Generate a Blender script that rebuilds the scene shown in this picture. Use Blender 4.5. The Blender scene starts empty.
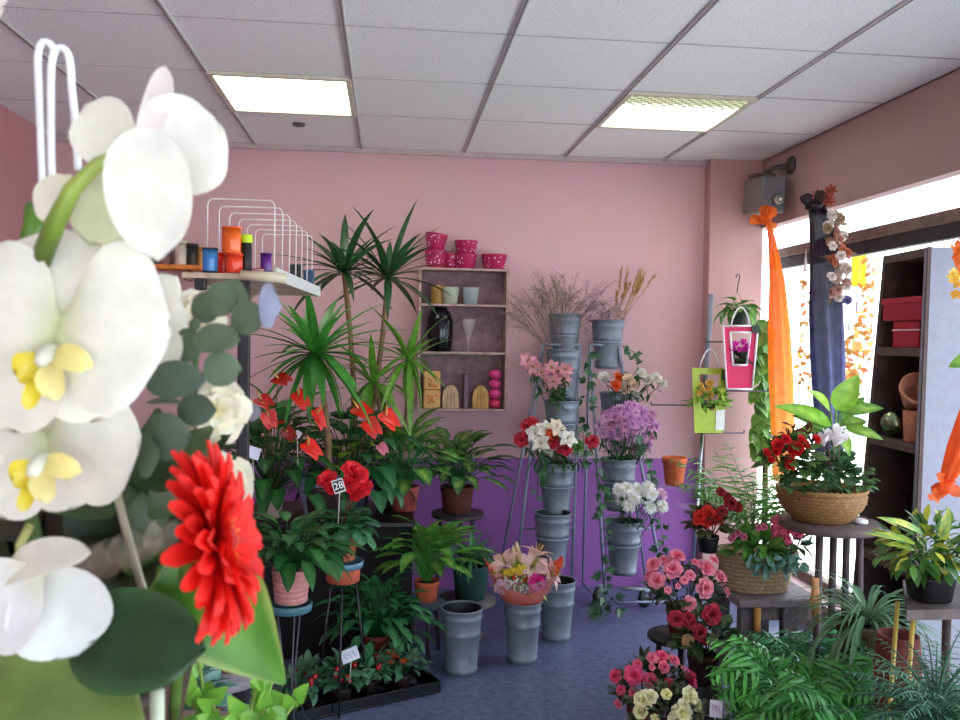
import bpy, math, random
from math import sin, cos, pi, sqrt, radians
from mathutils import Vector, Matrix
V = Vector
rnd = random.Random(7)
scn = bpy.context.scene
COL = scn.collection
Z = V((0, 0, 1))

# ------------------------------------------------------------------ camera frame
F, YAW, PITCH, ROLL = 850.0, .108, -.023, .016
CAM = V((0, 0, 1.48))
_f = V((sin(YAW)*cos(PITCH), cos(YAW)*cos(PITCH), sin(PITCH)))
_r = V((cos(YAW), -sin(YAW), 0)); _u = _r.cross(_f)
RT, UP = _r*cos(ROLL)+_u*sin(ROLL), -_r*sin(ROLL)+_u*cos(ROLL)
FW = _f
def at(px, py, Y):
    """world point on the plane y = Y seen at photograph pixel (px, py)"""
    d = FW + RT*((px-480)/F) - UP*((py-360)/F)
    return CAM + d*(Y/d.y)
def floor_at(px, py):
    d = FW + RT*((px-480)/F) - UP*((py-360)/F)
    return CAM + d*(-CAM.z/d.z)
def onfloor(px, Y, z=0.0):
    p = at(px, 600, Y); p.z = z
    return p
cam = bpy.data.cameras.new('camera'); camo = bpy.data.objects.new('camera', cam); COL.objects.link(camo)
m = Matrix((RT, UP, -FW)).transposed().to_4x4(); m.translation = CAM
camo.matrix_world = m
cam.sensor_width = 36; cam.lens = 36*F/960; cam.clip_start = .01
cam.dof.use_dof = True; cam.dof.focus_distance = 2.6; cam.dof.aperture_fstop = 14
scn.camera = camo

# ------------------------------------------------------------------ colour, materials
def lin(c): return c/12.92 if c <= .04045 else ((c+.055)/1.055)**2.4
def C(h): return tuple(lin(int(h[i:i+2], 16)/255) for i in (0, 2, 4))
def mul(c, k): return tuple(min(1, x*k) for x in c)
def mix(a, b, t): return tuple(x+(y-x)*t for x, y in zip(a, b))
MATS = {}
def newmat(name):
    mt = bpy.data.materials.new(name); mt.use_nodes = True
    nt = mt.node_tree; nt.nodes.clear()
    out = nt.nodes.new('ShaderNodeOutputMaterial')
    return mt, nt, out
def vcmat(name, rough=.5, metal=0., trans=0., noise=.25, nscale=60, bump=0., spec=.5, alpha=1., coat=0., emit=0.):
    mt, nt, out = newmat(name)
    N = nt.nodes.new; L = nt.links.new
    at_ = N('ShaderNodeVertexColor'); at_.layer_name = 'Col'
    tc = N('ShaderNodeTexCoord'); nz = N('ShaderNodeTexNoise'); nz.inputs['Scale'].default_value = nscale; nz.inputs['Detail'].default_value = 3
    L(tc.outputs['Object'], nz.inputs['Vector'])
    mr = N('ShaderNodeMapRange'); mr.inputs['From Min'].default_value = .25; mr.inputs['From Max'].default_value = .75
    mr.inputs['To Min'].default_value = 1-noise; mr.inputs['To Max'].default_value = 1+noise
    L(nz.outputs['Fac'], mr.inputs['Value'])
    vm = N('ShaderNodeVectorMath'); vm.operation = 'SCALE'
    L(at_.outputs['Color'], vm.inputs[0]); L(mr.outputs[0], vm.inputs['Scale'])
    p = N('ShaderNodeBsdfPrincipled')
    p.inputs['Roughness'].default_value = rough; p.inputs['Metallic'].default_value = metal
    p.inputs['Specular IOR Level'].default_value = spec; p.inputs['Coat Weight'].default_value = coat
    L(vm.outputs[0], p.inputs['Base Color'])
    if emit:
        L(vm.outputs[0], p.inputs['Emission Color']); p.inputs['Emission Strength'].default_value = emit
    if bump:
        b = N('ShaderNodeBump'); b.inputs['Strength'].default_value = bump; b.inputs['Distance'].default_value = .004
        L(nz.outputs['Fac'], b.inputs['Height']); L(b.outputs[0], p.inputs['Normal'])
    sh = p.outputs[0]
    if trans:
        t = N('ShaderNodeBsdfTranslucent'); L(vm.outputs[0], t.inputs['Color'])
        mx = N('ShaderNodeMixShader'); mx.inputs[0].default_value = trans
        L(sh, mx.inputs[1]); L(t.outputs[0], mx.inputs[2]); sh = mx.outputs[0]
    if alpha < 1:
        t = N('ShaderNodeBsdfTransparent')
        mx = N('ShaderNodeMixShader'); mx.inputs[0].default_value = alpha
        L(t.outputs[0], mx.inputs[1]); L(sh, mx.inputs[2]); sh = mx.outputs[0]
    L(sh, out.inputs['Surface'])
    MATS[name] = mt
    return mt
vcmat('leaf', .38, trans=.22, noise=.3, nscale=35)
vcmat('matte_leaf', .6, trans=.15, noise=.25, nscale=40)
vcmat('petal', .65, trans=.3, noise=.1, nscale=50)
vcmat('wax_petal', .3, trans=.15, noise=.1, nscale=40)
vcmat('matte', .85, noise=.15, nscale=40)
vcmat('satin', .45, noise=.1, nscale=30)
vcmat('gloss', .15, noise=.08, nscale=20)
vcmat('clay', .85, noise=.25, nscale=45, bump=.3)
vcmat('metal', .5, metal=.3, noise=.2, nscale=25)
vcmat('chrome', .25, metal=1, noise=.05)
vcmat('wood', .65, noise=.35, nscale=22, bump=.3)
vcmat('wicker', .7, noise=.4, nscale=90, bump=.5)
vcmat('soil', 1, noise=.5, nscale=120, bump=1)
vcmat('tulle', .8, trans=.5, noise=.15, nscale=30, alpha=.9)
vcmat('organza', .6, trans=.3, noise=.4, nscale=18, alpha=.9)
vcmat('film', .12, noise=.1, alpha=.18, spec=1)
vcmat('foil', .25, trans=.3, noise=.2, nscale=14, bump=.5)

# ------------------------------------------------------------------ mesh builder
WL = {}
def frame(ax):
    ax = ax.normalized()
    a = V((1, 0, 0)) if abs(ax.x) < .8 else V((0, 1, 0))
    e1 = ax.cross(a).normalized(); e2 = ax.cross(e1)
    return ax, e1, e2
PROF = {
    'lance': lambda t: sin(pi*min(1, t)**.7)**.85 if t > 0 else 0.05,
    'strap': lambda t: min(1, .35+t*3)*max(0, 1-t**2.5)**.8,
    'round': lambda t: max(.12*(1-t), sqrt(max(0, 1-abs(2*t-1)**2.2))),
    'heart': lambda t: max(0, (1-t))**.7*min(1, .62+t*2.2)*1.12,
    'obov': lambda t: max(.16, sin(pi*(t*.86)**1.5))*(1 if t < .999 else .45),
    'broad': lambda t: max(.2, sqrt(max(0, 1-abs(2*t**1.25-1.08)**2.3)))*(1 if t < .9999 else 0),
    'needle': lambda t: 1-t*.8,
    'oval': lambda t: max(.1, sin(pi*t**.85)),
    'ray': lambda t: min(1, .45+t*1.2)*(1 if t < .9 else .45),
}
class MB:
    def __init__(s): s.v = []; s.f = []; s.c = []
    def add(s, verts, faces, cols):
        o = len(s.v); s.v += [V(x) for x in verts]; s.f += [tuple(i+o for i in q) for q in faces]
        s.c += cols if isinstance(cols, list) else [cols]*len(verts)
        return s
    def tube(s, pts, rad, col, n=6, wob=None, cap=True):
        pts = [V(p) for p in pts]; k = len(pts)
        rad = rad if isinstance(rad, (list, tuple)) else [rad]*k
        vs, cs = [], []; prev = None
        for i, p in enumerate(pts):
            t = (pts[min(i+1, k-1)]-pts[max(i-1, 0)]).normalized()
            if prev is None: _, e1, e2 = frame(t)
            else:
                e1 = (prev-t*prev.dot(t))
                e1 = e1.normalized() if e1.length > 1e-6 else frame(t)[1]
                e2 = t.cross(e1)
            prev = e1
            cc = col[i] if isinstance(col, list) else col
            for j in range(n):
                a = 2*pi*j/n; w = wob(i/(k-1), a) if wob else 1
                vs.append(p+(e1*cos(a)+e2*sin(a))*rad[i]*w); cs.append(mul(cc, .75+.25*w) if wob else cc)
        fs = [(i*n+j, i*n+(j+1) % n, (i+1)*n+(j+1) % n, (i+1)*n+j) for i in range(k-1) for j in range(n)]
        if cap: fs += [tuple(range(n-1, -1, -1)), tuple((k-1)*n+j for j in range(n))]
        return s.add(vs, fs, cs)
    def lathe(s, c, prof, col, n=24, ax=Z, wob=None, sq=0):
        ax, e1, e2 = frame(ax); c = V(c)
        if ax.z > .99: e1, e2 = V((1, 0, 0)), V((0, 1, 0))
        vs, cs = [], []
        for i, q in enumerate(prof):
            r, h = q[0], q[1]; cc = q[2] if len(q) > 2 else col
            for j in range(n):
                a = 2*pi*j/n; w = wob(i, a) if wob else 1
                x, y = cos(a), sin(a)
                if sq: k_ = (abs(x)**sq+abs(y)**sq)**(-1/sq); x *= k_; y *= k_
                vs.append(c+(e1*x+e2*y)*(r*w)+ax*h); cs.append(cc)
        k = len(prof)
        fs = [(i*n+j, i*n+(j+1) % n, (i+1)*n+(j+1) % n, (i+1)*n+j) for i in range(k-1) for j in range(n)]
        fs += [tuple(range(n-1, -1, -1)), tuple((k-1)*n+j for j in range(n))]
        return s.add(vs, fs, cs)
    def box(s, a, b, col, bev=.004, R=None, c=None):
        a, b = V(a), V(b); lo = V(map(min, a, b)); hi = V(map(max, a, b))
        g = min(bev, min(hi-lo)*.3); vs = []
        for z, e in ((lo.z, g), (lo.z+g, 0), (hi.z-g, 0), (hi.z, g)):
            x0, x1, y0, y1 = lo.x+e, hi.x-e, lo.y+e, hi.y-e
            vs += [(x0+g, y0, z), (x1-g, y0, z), (x1, y0+g, z), (x1, y1-g, z), (x1-g, y1, z), (x0+g, y1, z), (x0, y1-g, z), (x0, y0+g, z)]
        fs = [(i*8+j, i*8+(j+1) % 8, i*8+8+(j+1) % 8, i*8+8+j) for i in range(3) for j in range(8)]
        fs += [tuple(range(7, -1, -1)), tuple(range(24, 32))]
        if R is not None:
            c = V(c) if c is not None else (lo+hi)/2
            vs = [R @ (V(v)-c)+c for v in vs]
        return s.add(vs, fs, col)
    def blade(s, P, d, N, L, W, bend=.6, prof='lance', cup=.12, col=(0, .2, 0), tip=None, vein=None, nu=6, nv=2, ruf=0., twist=0., fn=None):
        d = d.normalized(); sd = d.cross(N)
        if sd.length < 1e-5: sd = frame(d)[1]
        sd.normalize(); N = sd.cross(d).normalized(); p = V(P); pf = PROF[prof] if isinstance(prof, str) else prof
        vs, cs = [], []; k = rnd.uniform(.8, 1.2); tip = tip or col; ph = rnd.uniform(0, 6)
        for i in range(nu+1):
            t = i/nu; w = W/2*pf(t)
            for j in range(nv+1):
                v = 2*j/nv-1
                z = cup*abs(v)**1.5*w*2 + (ruf*W*abs(v)*sin(t*9+ph+(2 if v > 0 else 0)) if ruf else 0)
                vs.append(p+sd*(w*v)+N*z)
                c = mix(col, tip, t)
                if vein: c = mix(c, vein, max(0, 1-abs(v)*1.6)*(1-t*.6))
                if fn: c = fn(t, v, c)
                cs.append(mul(c, k))
            a = bend/nu
            d, N = d*cos(a)-N*sin(a), N*cos(a)+d*sin(a)
            if twist: sd = (sd*cos(twist/nu)+N*sin(twist/nu)).normalized(); N = sd.cross(d).normalized()
            p = p+d*(L/nu)
        q = nv+1
        fs = [(i*q+j, i*q+j+1, (i+1)*q+j+1, (i+1)*q+j) for i in range(nu) for j in range(nv)]
        return s.add(vs, fs, cs)
    def petal(s, P0, P1, W, N, prof='broad', bow=.1, cup=.1, col=(1, 1, 1), base=None, nu=12, nv=8, ruf=.03, ph=0, edge=None):
        """broad petal from P0 to P1, facing N"""
        d = P1-P0; L = d.length; d.normalize(); sd = d.cross(N).normalized(); N = sd.cross(d)
        base = base or col; pf = PROF[prof]; vs, cs = [], []
        for i in range(nu+1):
            t = .5-.5*cos(pi*i/nu); w = W/2*pf(t)
            for j in range(nv+1):
                v = 2*j/nv-1
                p = P0+d*(L*t)+N*(bow*L*4*t*(1-t))+sd*(w*v)+N*(cup*W*v*v*pf(t)*.5+ruf*W*sin(t*7+ph+v*2.2)*abs(v))
                p = p-d*(abs(v)**2*W*.08*t)
                c = mix(base, col, min(1, t*3.0))
                if edge: c = mix(c, edge, max(0, abs(v)*1.6-.9))
                vs.append(p); cs.append(c)
        q = nv+1
        return s.add(vs, [(i*q+j, i*q+j+1, (i+1)*q+j+1, (i+1)*q+j) for i in range(nu) for j in range(nv)], cs)
    def ring(s, c, ax, n, L, W, elev, bend=.3, col=(1, 0, 0), tip=None, r0=0., prof='obov', ph=0., jit=.12, nu=4, nv=2, cup=.1, h=0., ruf=0.):
        ax, e1, e2 = frame(ax); c = V(c)
        for i in range(n):
            a = ph+2*pi*(i+rnd.uniform(-jit, jit))/n
            ro = e1*cos(a)+e2*sin(a); e = elev+rnd.uniform(-jit, jit)
            s.blade(c+ro*r0+ax*h, ro*cos(e)+ax*sin(e), ax*cos(e)-ro*sin(e), L*rnd.uniform(1-jit, 1+jit*.6), W, bend, prof, cup, col, tip, nu=nu, nv=nv, ruf=ruf)
        return s
    def ball(s, c, r, col, n=8, sx=1, sz=1, ax=Z):
        return s.lathe(V(c), [(max(.02*r, r*sin(pi*i/n))*sx, -r*cos(pi*i/n)*sz) for i in range(n+1)], col, n=max(6, n+2), ax=ax)
    def build(s, name, mat, parent=None, smooth=True, loc=None):
        me = bpy.data.meshes.new(name)
        if parent is not None: o0 = WL[parent]
        elif loc is not None: o0 = V(loc)
        else:
            o0 = V((sum(v.x for v in s.v)/len(s.v), sum(v.y for v in s.v)/len(s.v), min(v.z for v in s.v)))
        me.from_pydata([v-o0 for v in s.v], [], s.f)
        at_ = me.color_attributes.new('Col', 'FLOAT_COLOR', 'POINT')
        at_.data.foreach_set('color', [x for c in s.c for x in (*c, 1.0)])
        me.polygons.foreach_set('use_smooth', [smooth]*len(me.polygons))
        me.materials.append(MATS[mat] if isinstance(mat, str) else mat); me.update()
        ob = bpy.data.objects.new(name, me); COL.objects.link(ob)
        if parent is not None: ob.parent = parent; WL[ob] = o0.copy()
        else: ob.location = o0; WL[ob] = o0.copy()
        return ob
def tag(o, label, cat, group=None, kind=None):
    o['label'] = label; o['category'] = cat
    if group: o['group'] = group
    if kind: o['kind'] = kind
    return o
def thing(name, label, cat, loc, group=None):
    o = bpy.data.objects.new(name, None); COL.objects.link(o); o.location = loc; o.empty_display_size = .05
    WL[o] = V(loc).copy()
    return tag(o, label, cat, group)
def struct(name, mb, mat, smooth=False):
    o = mb.build(name, mat, loc=(0, 0, 0), smooth=smooth); o['kind'] = 'structure'
    return o
def rv(a=1.): return V((rnd.uniform(-a, a), rnd.uniform(-a, a), rnd.uniform(-a, a)))
def smooth(pts, k=5):
    p = [V(q) for q in pts]; p = [p[0]*2-p[1]]+p+[p[-1]*2-p[-2]]; out = []
    for i in range(1, len(p)-2):
        a, b, c, d = p[i-1:i+3]
        for j in range(k):
            t = j/k; out.append(.5*(2*b+(c-a)*t+(2*a-5*b+4*c-d)*t*t+(3*b-a-3*c+d)*t**3))
    return out+[p[-2]]
def curve(P0, P1, sag, n=8, dirn=Z):
    return [P0.lerp(P1, i/n)+dirn*(sag*4*(i/n)*(1-i/n)) for i in range(n+1)]

# ================================================================== THE ROOM
CEIL = 2.585; BACK = 5.01; LEFT = -1.88; RIGHT = 2.22
def wall_material(name, builder, rough=.8, bump=.15):
    mt, nt, out = newmat(name); N = nt.nodes.new; L = nt.links.new
    p = N('ShaderNodeBsdfPrincipled'); p.inputs['Roughness'].default_value = rough
    tc = N('ShaderNodeTexCoord'); nz = N('ShaderNodeTexNoise'); nz.inputs['Scale'].default_value = 90; nz.inputs['Detail'].default_value = 4
    L(tc.outputs['Object'], nz.inputs['Vector'])
    b = N('ShaderNodeBump'); b.inputs['Strength'].default_value = bump; b.inputs['Distance'].default_value = .003
    L(nz.outputs['Fac'], b.inputs['Height']); L(b.outputs[0], p.inputs['Normal'])
    L(builder(nt, tc, nz), p.inputs['Base Color']); L(p.outputs[0], out.inputs['Surface'])
    return mt
def two_tone(up, low, split):
    def b(nt, tc, nz):
        N = nt.nodes.new; L = nt.links.new
        sx = N('ShaderNodeSeparateXYZ'); L(tc.outputs['Object'], sx.inputs[0])
        gt = N('ShaderNodeMath'); gt.operation = 'GREATER_THAN'; gt.inputs[1].default_value = split; L(sx.outputs['Z'], gt.inputs[0])
        big = N('ShaderNodeTexNoise'); big.inputs['Scale'].default_value = 2.2; L(tc.outputs['Object'], big.inputs['Vector'])
        mx = N('ShaderNodeMix'); mx.data_type = 'RGBA'; mx.inputs['A'].default_value = (*low, 1); mx.inputs['B'].default_value = (*up, 1)
        L(gt.outputs[0], mx.inputs['Factor'])
        m2 = N('ShaderNodeMix'); m2.data_type = 'RGBA'; m2.blend_type = 'MULTIPLY'; m2.inputs['Factor'].default_value = .12
        L(mx.outputs['Result'], m2.inputs['A']); L(big.outputs['Color'], m2.inputs['B'])
        return m2.outputs['Result']
    return b
def speck(c0, c1, scale, lo, hi, detail=2):
    def b(nt, tc, nz):
        N = nt.nodes.new; L = nt.links.new
        n2 = N('ShaderNodeTexNoise'); n2.inputs['Scale'].default_value = scale; n2.inputs['Detail'].default_value = detail
        L(tc.outputs['Object'], n2.inputs['Vector'])
        r = N('ShaderNodeValToRGB'); r.color_ramp.elements[0].position = lo; r.color_ramp.elements[1].position = hi
        r.color_ramp.elements[0].color = (*c0, 1); r.color_ramp.elements[1].color = (*c1, 1)
        L(n2.outputs['Fac'], r.inputs['Fac'])
        return r.outputs['Color']
    return b
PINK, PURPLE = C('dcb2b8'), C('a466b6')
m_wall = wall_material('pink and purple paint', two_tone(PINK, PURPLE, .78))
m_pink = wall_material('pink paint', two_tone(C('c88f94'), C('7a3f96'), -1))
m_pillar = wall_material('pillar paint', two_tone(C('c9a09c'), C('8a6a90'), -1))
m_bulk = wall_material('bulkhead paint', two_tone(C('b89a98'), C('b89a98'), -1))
m_ceil = wall_material('ceiling tile', speck(C('dcdedf'), C('f4f6f6'), 130, .34, .5), .9, .2)
m_floor = wall_material('slate floor', speck(C('464f70'), C('757f9e'), 30, .28, .78, 8), .3, .06)
def quad(p, col=(.5, .5, .5)): return MB().add(p, [(0, 1, 2, 3)], col)
Y0 = -2.6
struct('floor', MB().box((LEFT-.1, Y0, -.08), (2.5, BACK+.1, 0), (.2, .2, .3), 0), m_floor)
struct('ceiling', MB().box((LEFT-.1, Y0, CEIL), (2.5, BACK+.1, CEIL+.06), (.7, .7, .7), 0), m_ceil)
struct('wall_back', MB().box((LEFT-.1, BACK, 0), (2.25, BACK+.1, CEIL), PINK, 0), m_wall)
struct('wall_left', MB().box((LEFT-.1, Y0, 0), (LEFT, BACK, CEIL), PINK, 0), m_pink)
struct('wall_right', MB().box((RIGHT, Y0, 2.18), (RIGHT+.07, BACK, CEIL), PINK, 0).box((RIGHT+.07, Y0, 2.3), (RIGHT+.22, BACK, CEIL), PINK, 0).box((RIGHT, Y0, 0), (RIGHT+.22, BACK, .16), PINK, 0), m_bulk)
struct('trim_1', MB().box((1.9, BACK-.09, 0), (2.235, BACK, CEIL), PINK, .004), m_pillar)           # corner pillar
struct('trim_2', MB().box((LEFT, BACK-.022, CEIL-.03), (1.9, BACK, CEIL), C('c0b0b0'), .003), 'satin')  # wall angle of the ceiling
struct('wall_front_light_block', MB().box((LEFT, Y0-.08, 2.15), (RIGHT, Y0, CEIL), PINK, 0).box((LEFT, Y0-.08, 0), (-.9, Y0, 2.15), PINK, 0).box((1.7, Y0-.08, 0), (RIGHT, Y0, 2.15), PINK, 0), m_pink)  # unseen wall behind the camera, added with a partial opening to cut fill light
# ceiling grid
g = MB(); steel = C('cac6c8')
ROWS = [BACK-.749-.6*k for k in range(13)]; COLS = [-.17+.6*k for k in range(-3, 5)]
for x in COLS:
    if x > LEFT: g.box((x-.010, Y0, CEIL-.009), (x+.010, BACK, CEIL+.001), steel, .002); g.box((x-.0035, Y0, CEIL-.0105), (x+.0035, BACK, CEIL-.008), C('807a7c'), .0005)
for y in ROWS: g.box((LEFT, y-.003, CEIL-.003), (RIGHT, y+.003, CEIL+.001), C('b4aeb0'), .001)
struct('trim_3', g, 'satin')
# window to the street
wf = MB(); wood = C('7d6a5c'); dk = C('2f2c30'); X = 2.36
wf.box((X-.03, Y0, 2.005), (X+.03, BACK, 2.062), wood, .006).box((X-.02, Y0, 1.94), (X+.02, BACK, 2.005), dk, .003)
wf.box((X-.03, Y0, .16), (X+.03, BACK, .22), wood, .006)
for y in (2.6, .2, -2.5): wf.box((X-.025, y-.03, .16), (X+.025, y+.03, 2.3), C('8f8a8a'), .004)
window = struct('window_1', wf, 'wood')
mt, nt, out = newmat('window glass')
a = nt.nodes.new('ShaderNodeBsdfTransparent'); a.inputs[0].default_value = (.96, .98, 1, 1)
b = nt.nodes.new('ShaderNodeBsdfGlossy'); b.inputs['Roughness'].default_value = .03
mx = nt.nodes.new('ShaderNodeMixShader'); mx.inputs[0].default_value = .05
nt.links.new(a.outputs[0], mx.inputs[1]); nt.links.new(b.outputs[0], mx.inputs[2]); nt.links.new(mx.outputs[0], out.inputs[0])
gl = quad([(X, Y0, .2), (X, BACK, .2), (X, BACK, 2.3), (X, Y0, 2.3)])
gl.build('window_glass', mt, window, smooth=False)
# the street outside
m_pave = wall_material('pavement', speck(C('b8b4ae'), C('d8d5d0'), 20, .3, .7), .9)
struct('ground', MB().box((2.45, -12, -.2), (14, 14, -.12), (.7, .7, .7), 0).box((-8, -12, -.2), (2.45, Y0-.02, -.12), (.7, .7, .7), 0), m_pave)  # slab behind the camera is added, unseen, to bounce sunlight onto the ceiling

# ceiling lights
def light_mat(name, partial):
    mt, nt, out = newmat(name); N = nt.nodes.new; L = nt.links.new
    em = N('ShaderNodeEmission'); em.inputs['Color'].default_value = (1, .96, .84, 1); em.inputs['Strength'].default_value = 5.0
    if partial:
        tc = N('ShaderNodeTexCoord'); sx = N('ShaderNodeSeparateXYZ'); L(tc.outputs['Object'], sx.inputs[0])
        ck = N('ShaderNodeTexChecker'); ck.inputs['Scale'].default_value = 42; L(tc.outputs['Object'], ck.inputs['Vector'])
        ad = N('ShaderNodeMath'); ad.operation = 'MULTIPLY_ADD'; L(ck.outputs['Fac'], ad.inputs[0]); ad.inputs[1].default_value = .05; L(sx.outputs['Y'], ad.inputs[2])
        mr = N('ShaderNodeMapRange'); mr.inputs['From Min'].default_value = -.12; mr.inputs['From Max'].default_value = .02; L(ad.outputs[0], mr.inputs['Value'])
        mr.inputs['To Min'].default_value = .0; mr.inputs['To Max'].default_value = 1
        df = N('ShaderNodeEmission'); r = N('ShaderNodeValToRGB'); L(ck.outputs['Fac'], r.inputs[0])
        r.color_ramp.elements[0].color = (*C('8d9275'), 1); r.color_ramp.elements[1].color = (*C('c4c8a6'), 1); L(r.outputs[0], df.inputs['Color'])
        mx = N('ShaderNodeMixShader'); L(mr.outputs[0], mx.inputs[0]); L(df.outputs[0], mx.inputs[1]); L(em.outputs[0], mx.inputs[2]); L(mx.outputs[0], out.inputs[0])
    else: L(em.outputs[0], out.inputs[0])
    return mt
for x0, part_, lab in ((-.77, 0, 'square ceiling light panel glowing evenly white, left of the other'), (1.03, 1, 'square prismatic ceiling light panel, dim greenish along its near edge')):
    cx, cy = x0+.3, ROWS[0]-.3
    t = thing('ceiling_light', lab, 'ceiling light', (cx, cy, CEIL-.012))
    fm = MB()
    for a_, b_ in (((-.3, -.3), (.3, -.275)), ((-.3, .275), (.3, .3)), ((-.3, -.275), (-.275, .275)), ((.275, -.275), (.3, .275))):
        fm.box((cx+a_[0], cy+a_[1], CEIL-.016), (cx+b_[0], cy+b_[1], CEIL-.001), C('cfc9b4'), .002)
    fm.build('frame', 'satin', t, smooth=False)
    quad([(cx-.276, cy-.276, CEIL-.01), (cx-.276, cy+.276, CEIL-.01), (cx+.276, cy+.276, CEIL-.01), (cx+.276, cy-.276, CEIL-.01)]).build('diffuser', light_mat('lamp diffuser', part_), t, smooth=False)
p = at(299, 127, 4.5); p.z = CEIL
tag(MB().lathe(p-Z*.012, [(.004, 0), (.03, .001), (.035, .012)], C('5a5350'), 16).build('smoke_detector', 'satin'), 'tiny dark round fitting on ceiling tile by the left light panel', 'detector')

# ================================================================== plant kit
GREEN, DKGREEN, BRIGHT, YEL = C('3f7a2c'), C('1f4a2a'), C('5fa32e'), C('a9bd3a')
TERRA, CLAYP = C('b5603f'), C('c98f7c')
def pot(parent, base, rt, rb, h, col=TERRA, name='pot', mat='clay', rim=True, n=24, sq=0, label=None, wob=None):
    pr = [(rb*.9, 0), (rb, .004)]
    if rim: pr += [(rb+(rt-rb)*.78*.94, h*.76), (rt*.95, h*.78), (rt, h*.79), (rt, h*.985), (rt*.97, h), (rt*.88, h), (rt*.84, h*.85)]
    else: pr += [(rt*.98, h*.97), (rt, h*.99), (rt*.98, h), (rt*.92, h), (rt*.88, h*.86)]
    o = MB().lathe(base, pr, col, n, sq=sq, wob=wob).build(name, mat, parent)
    MB().lathe(V(base)+Z*(h*.84), [(.002, .012), (rt*.5, .008), (rt*.885, .0)], C('2a1d16'), n, sq=sq).build('soil', 'soil', o)
    if label: o['label'] = label
    return o
def clump(mb, c, n, L, W, e0=.5, e1=1.3, bend=1., col=GREEN, tip=None, vein=None, prof='lance', pet=0., nu=6, nv=2, cup=.12, jit=.25, fn=None, az=None, spread=.01, pw=.003):
    for i in range(n):
        a = i*2.39996+rnd.uniform(-.3, .3) if az is None else rnd.uniform(*az)
        f_ = (i+.5)/n; e = e0+(e1-e0)*f_+rnd.uniform(-.1, .1)
        ro = V((cos(a), sin(a), 0)); l = L*rnd.uniform(1-jit, 1+jit)
        b = V(c)+ro*rnd.uniform(0, spread); d = ro*cos(e)+Z*sin(e)
        if pet:
            pl = pet*rnd.uniform(.6, 1.15); q = b+d*pl
            mb.tube(curve(b, q, pl*.08, 4), [pw, pw*.9, pw*.8, pw*.7, pw*.7], mul(col, .9), 5)
            e -= .55; d = ro*cos(e)+Z*sin(e); b = q
        mb.blade(b, d, Z*cos(e)-ro*sin(e), l, W*rnd.uniform(.85, 1.15), bend*rnd.uniform(.7, 1.3), prof, cup, mul(col, rnd.uniform(.75, 1.2)), tip, vein, nu, nv, fn=fn)
    return mb
def bush(mb, c, rx, ry, rz, n, L, W, col=DKGREEN, tip=None, vein=None, prof='oval', lo=-.2, fill=.5, nu=3, nv=2, bend=.4):
    c = V(c)
    for i in range(n):
        z = rnd.uniform(lo, 1); a = rnd.uniform(0, 2*pi); q = sqrt(max(0, 1-z*z)); k = rnd.uniform(fill, 1)
        o = V((q*cos(a), q*sin(a), z)); P = c+V((o.x*rx, o.y*ry, o.z*rz))*k
        d = (o+rv(.6)).normalized(); N = (o*.5+Z*.6+rv(.3)).normalized()
        mb.blade(P, d, N, L*rnd.uniform(.7, 1.25), W*rnd.uniform(.8, 1.2), bend, prof, .12, mul(col, rnd.uniform(.65, 1.3)), tip, vein, nu, nv)
    for i in range(7):
        a = i*.9; mb.tube([c-Z*rz*.9, c+V((cos(a)*rx*.5, sin(a)*ry*.5, 0)), c+V((cos(a)*rx*.7, sin(a)*ry*.7, rz*.5))], .003, mul(col, .6), 5)
    return mb
def frond(mb, base, d, L, nl, ll, lw, droop, col, tip=None):
    d = d.normalized(); sd = d.cross(Z).normalized(); N = sd.cross(d); p = V(base); pts = [V(p)]
    for i in range(nl):
        a = droop/nl; d, N = d*cos(a)-N*sin(a), N*cos(a)+d*sin(a); p = p+d*(L/nl); pts.append(V(p)); t = (i+1)/nl
        if t > .2:
            l = ll*sin(pi*(.25+.72*t)**1.0)*1.05+ll*.12
            for s_ in (-1, 1):
                dd = sd*s_*.95+d*.45+N*rnd.uniform(-.25, .3)
                mb.blade(p, dd, (N+rv(.35)).normalized(), l*rnd.uniform(.85, 1.1), lw, rnd.uniform(.4, 1.3), 'lance', .1, mul(col, rnd.uniform(.65, 1.4)), tip, nu=4, nv=2)
    mb.tube(pts, [.0035*(1-.7*i/nl) for i in range(nl+1)], mul(col, 1.1), 5)
    return mb
def vine(mb, pts, n, size, col, tip=None, tw=.002):
    """trailing stem with lobed ivy leaves"""
    mb.tube(pts, tw, mul(col, .7), 5); k = len(pts)-1
    for i in range(n):
        t = i/n*k; j = int(t); P = pts[j].lerp(pts[min(j+1, k)], t-j)
        d = (rv(1)+V((0, -.4, -.4))).normalized(); N = (V((0, -1, .3))+rv(.5)).normalized()
        s_ = size*rnd.uniform(.6, 1.2)
        q = P+d*s_*.5; mb.tube([P, q], .001, col, 4)
        for aa, sc in ((0, 1), (.8, .7), (-.8, .7)):
            sd = d.cross(N).normalized(); mb.blade(q, d*cos(aa)+sd*sin(aa), N, s_*sc, s_*.6*sc, .3, 'heart', .08, mul(col, rnd.uniform(.7, 1.25)), tip, nu=3, nv=2)
    return mb
def rose(mb, c, ax, r, col, core=None):
    core = core or mul(col, .85)
    for n, L, W, e, rr in ((6, 1., .95, .25, .15), (5, .85, .8, .65, .12), (5, .65, .65, 1.05, .1), (4, .5, .5, 1.4, .05)):
        mb.ring(c, ax, n, r*L, r*W, e, -.5, core, col, r*rr, 'obov', rnd.uniform(0, 6), cup=.25, nu=4, nv=2)
    return mb
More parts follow.
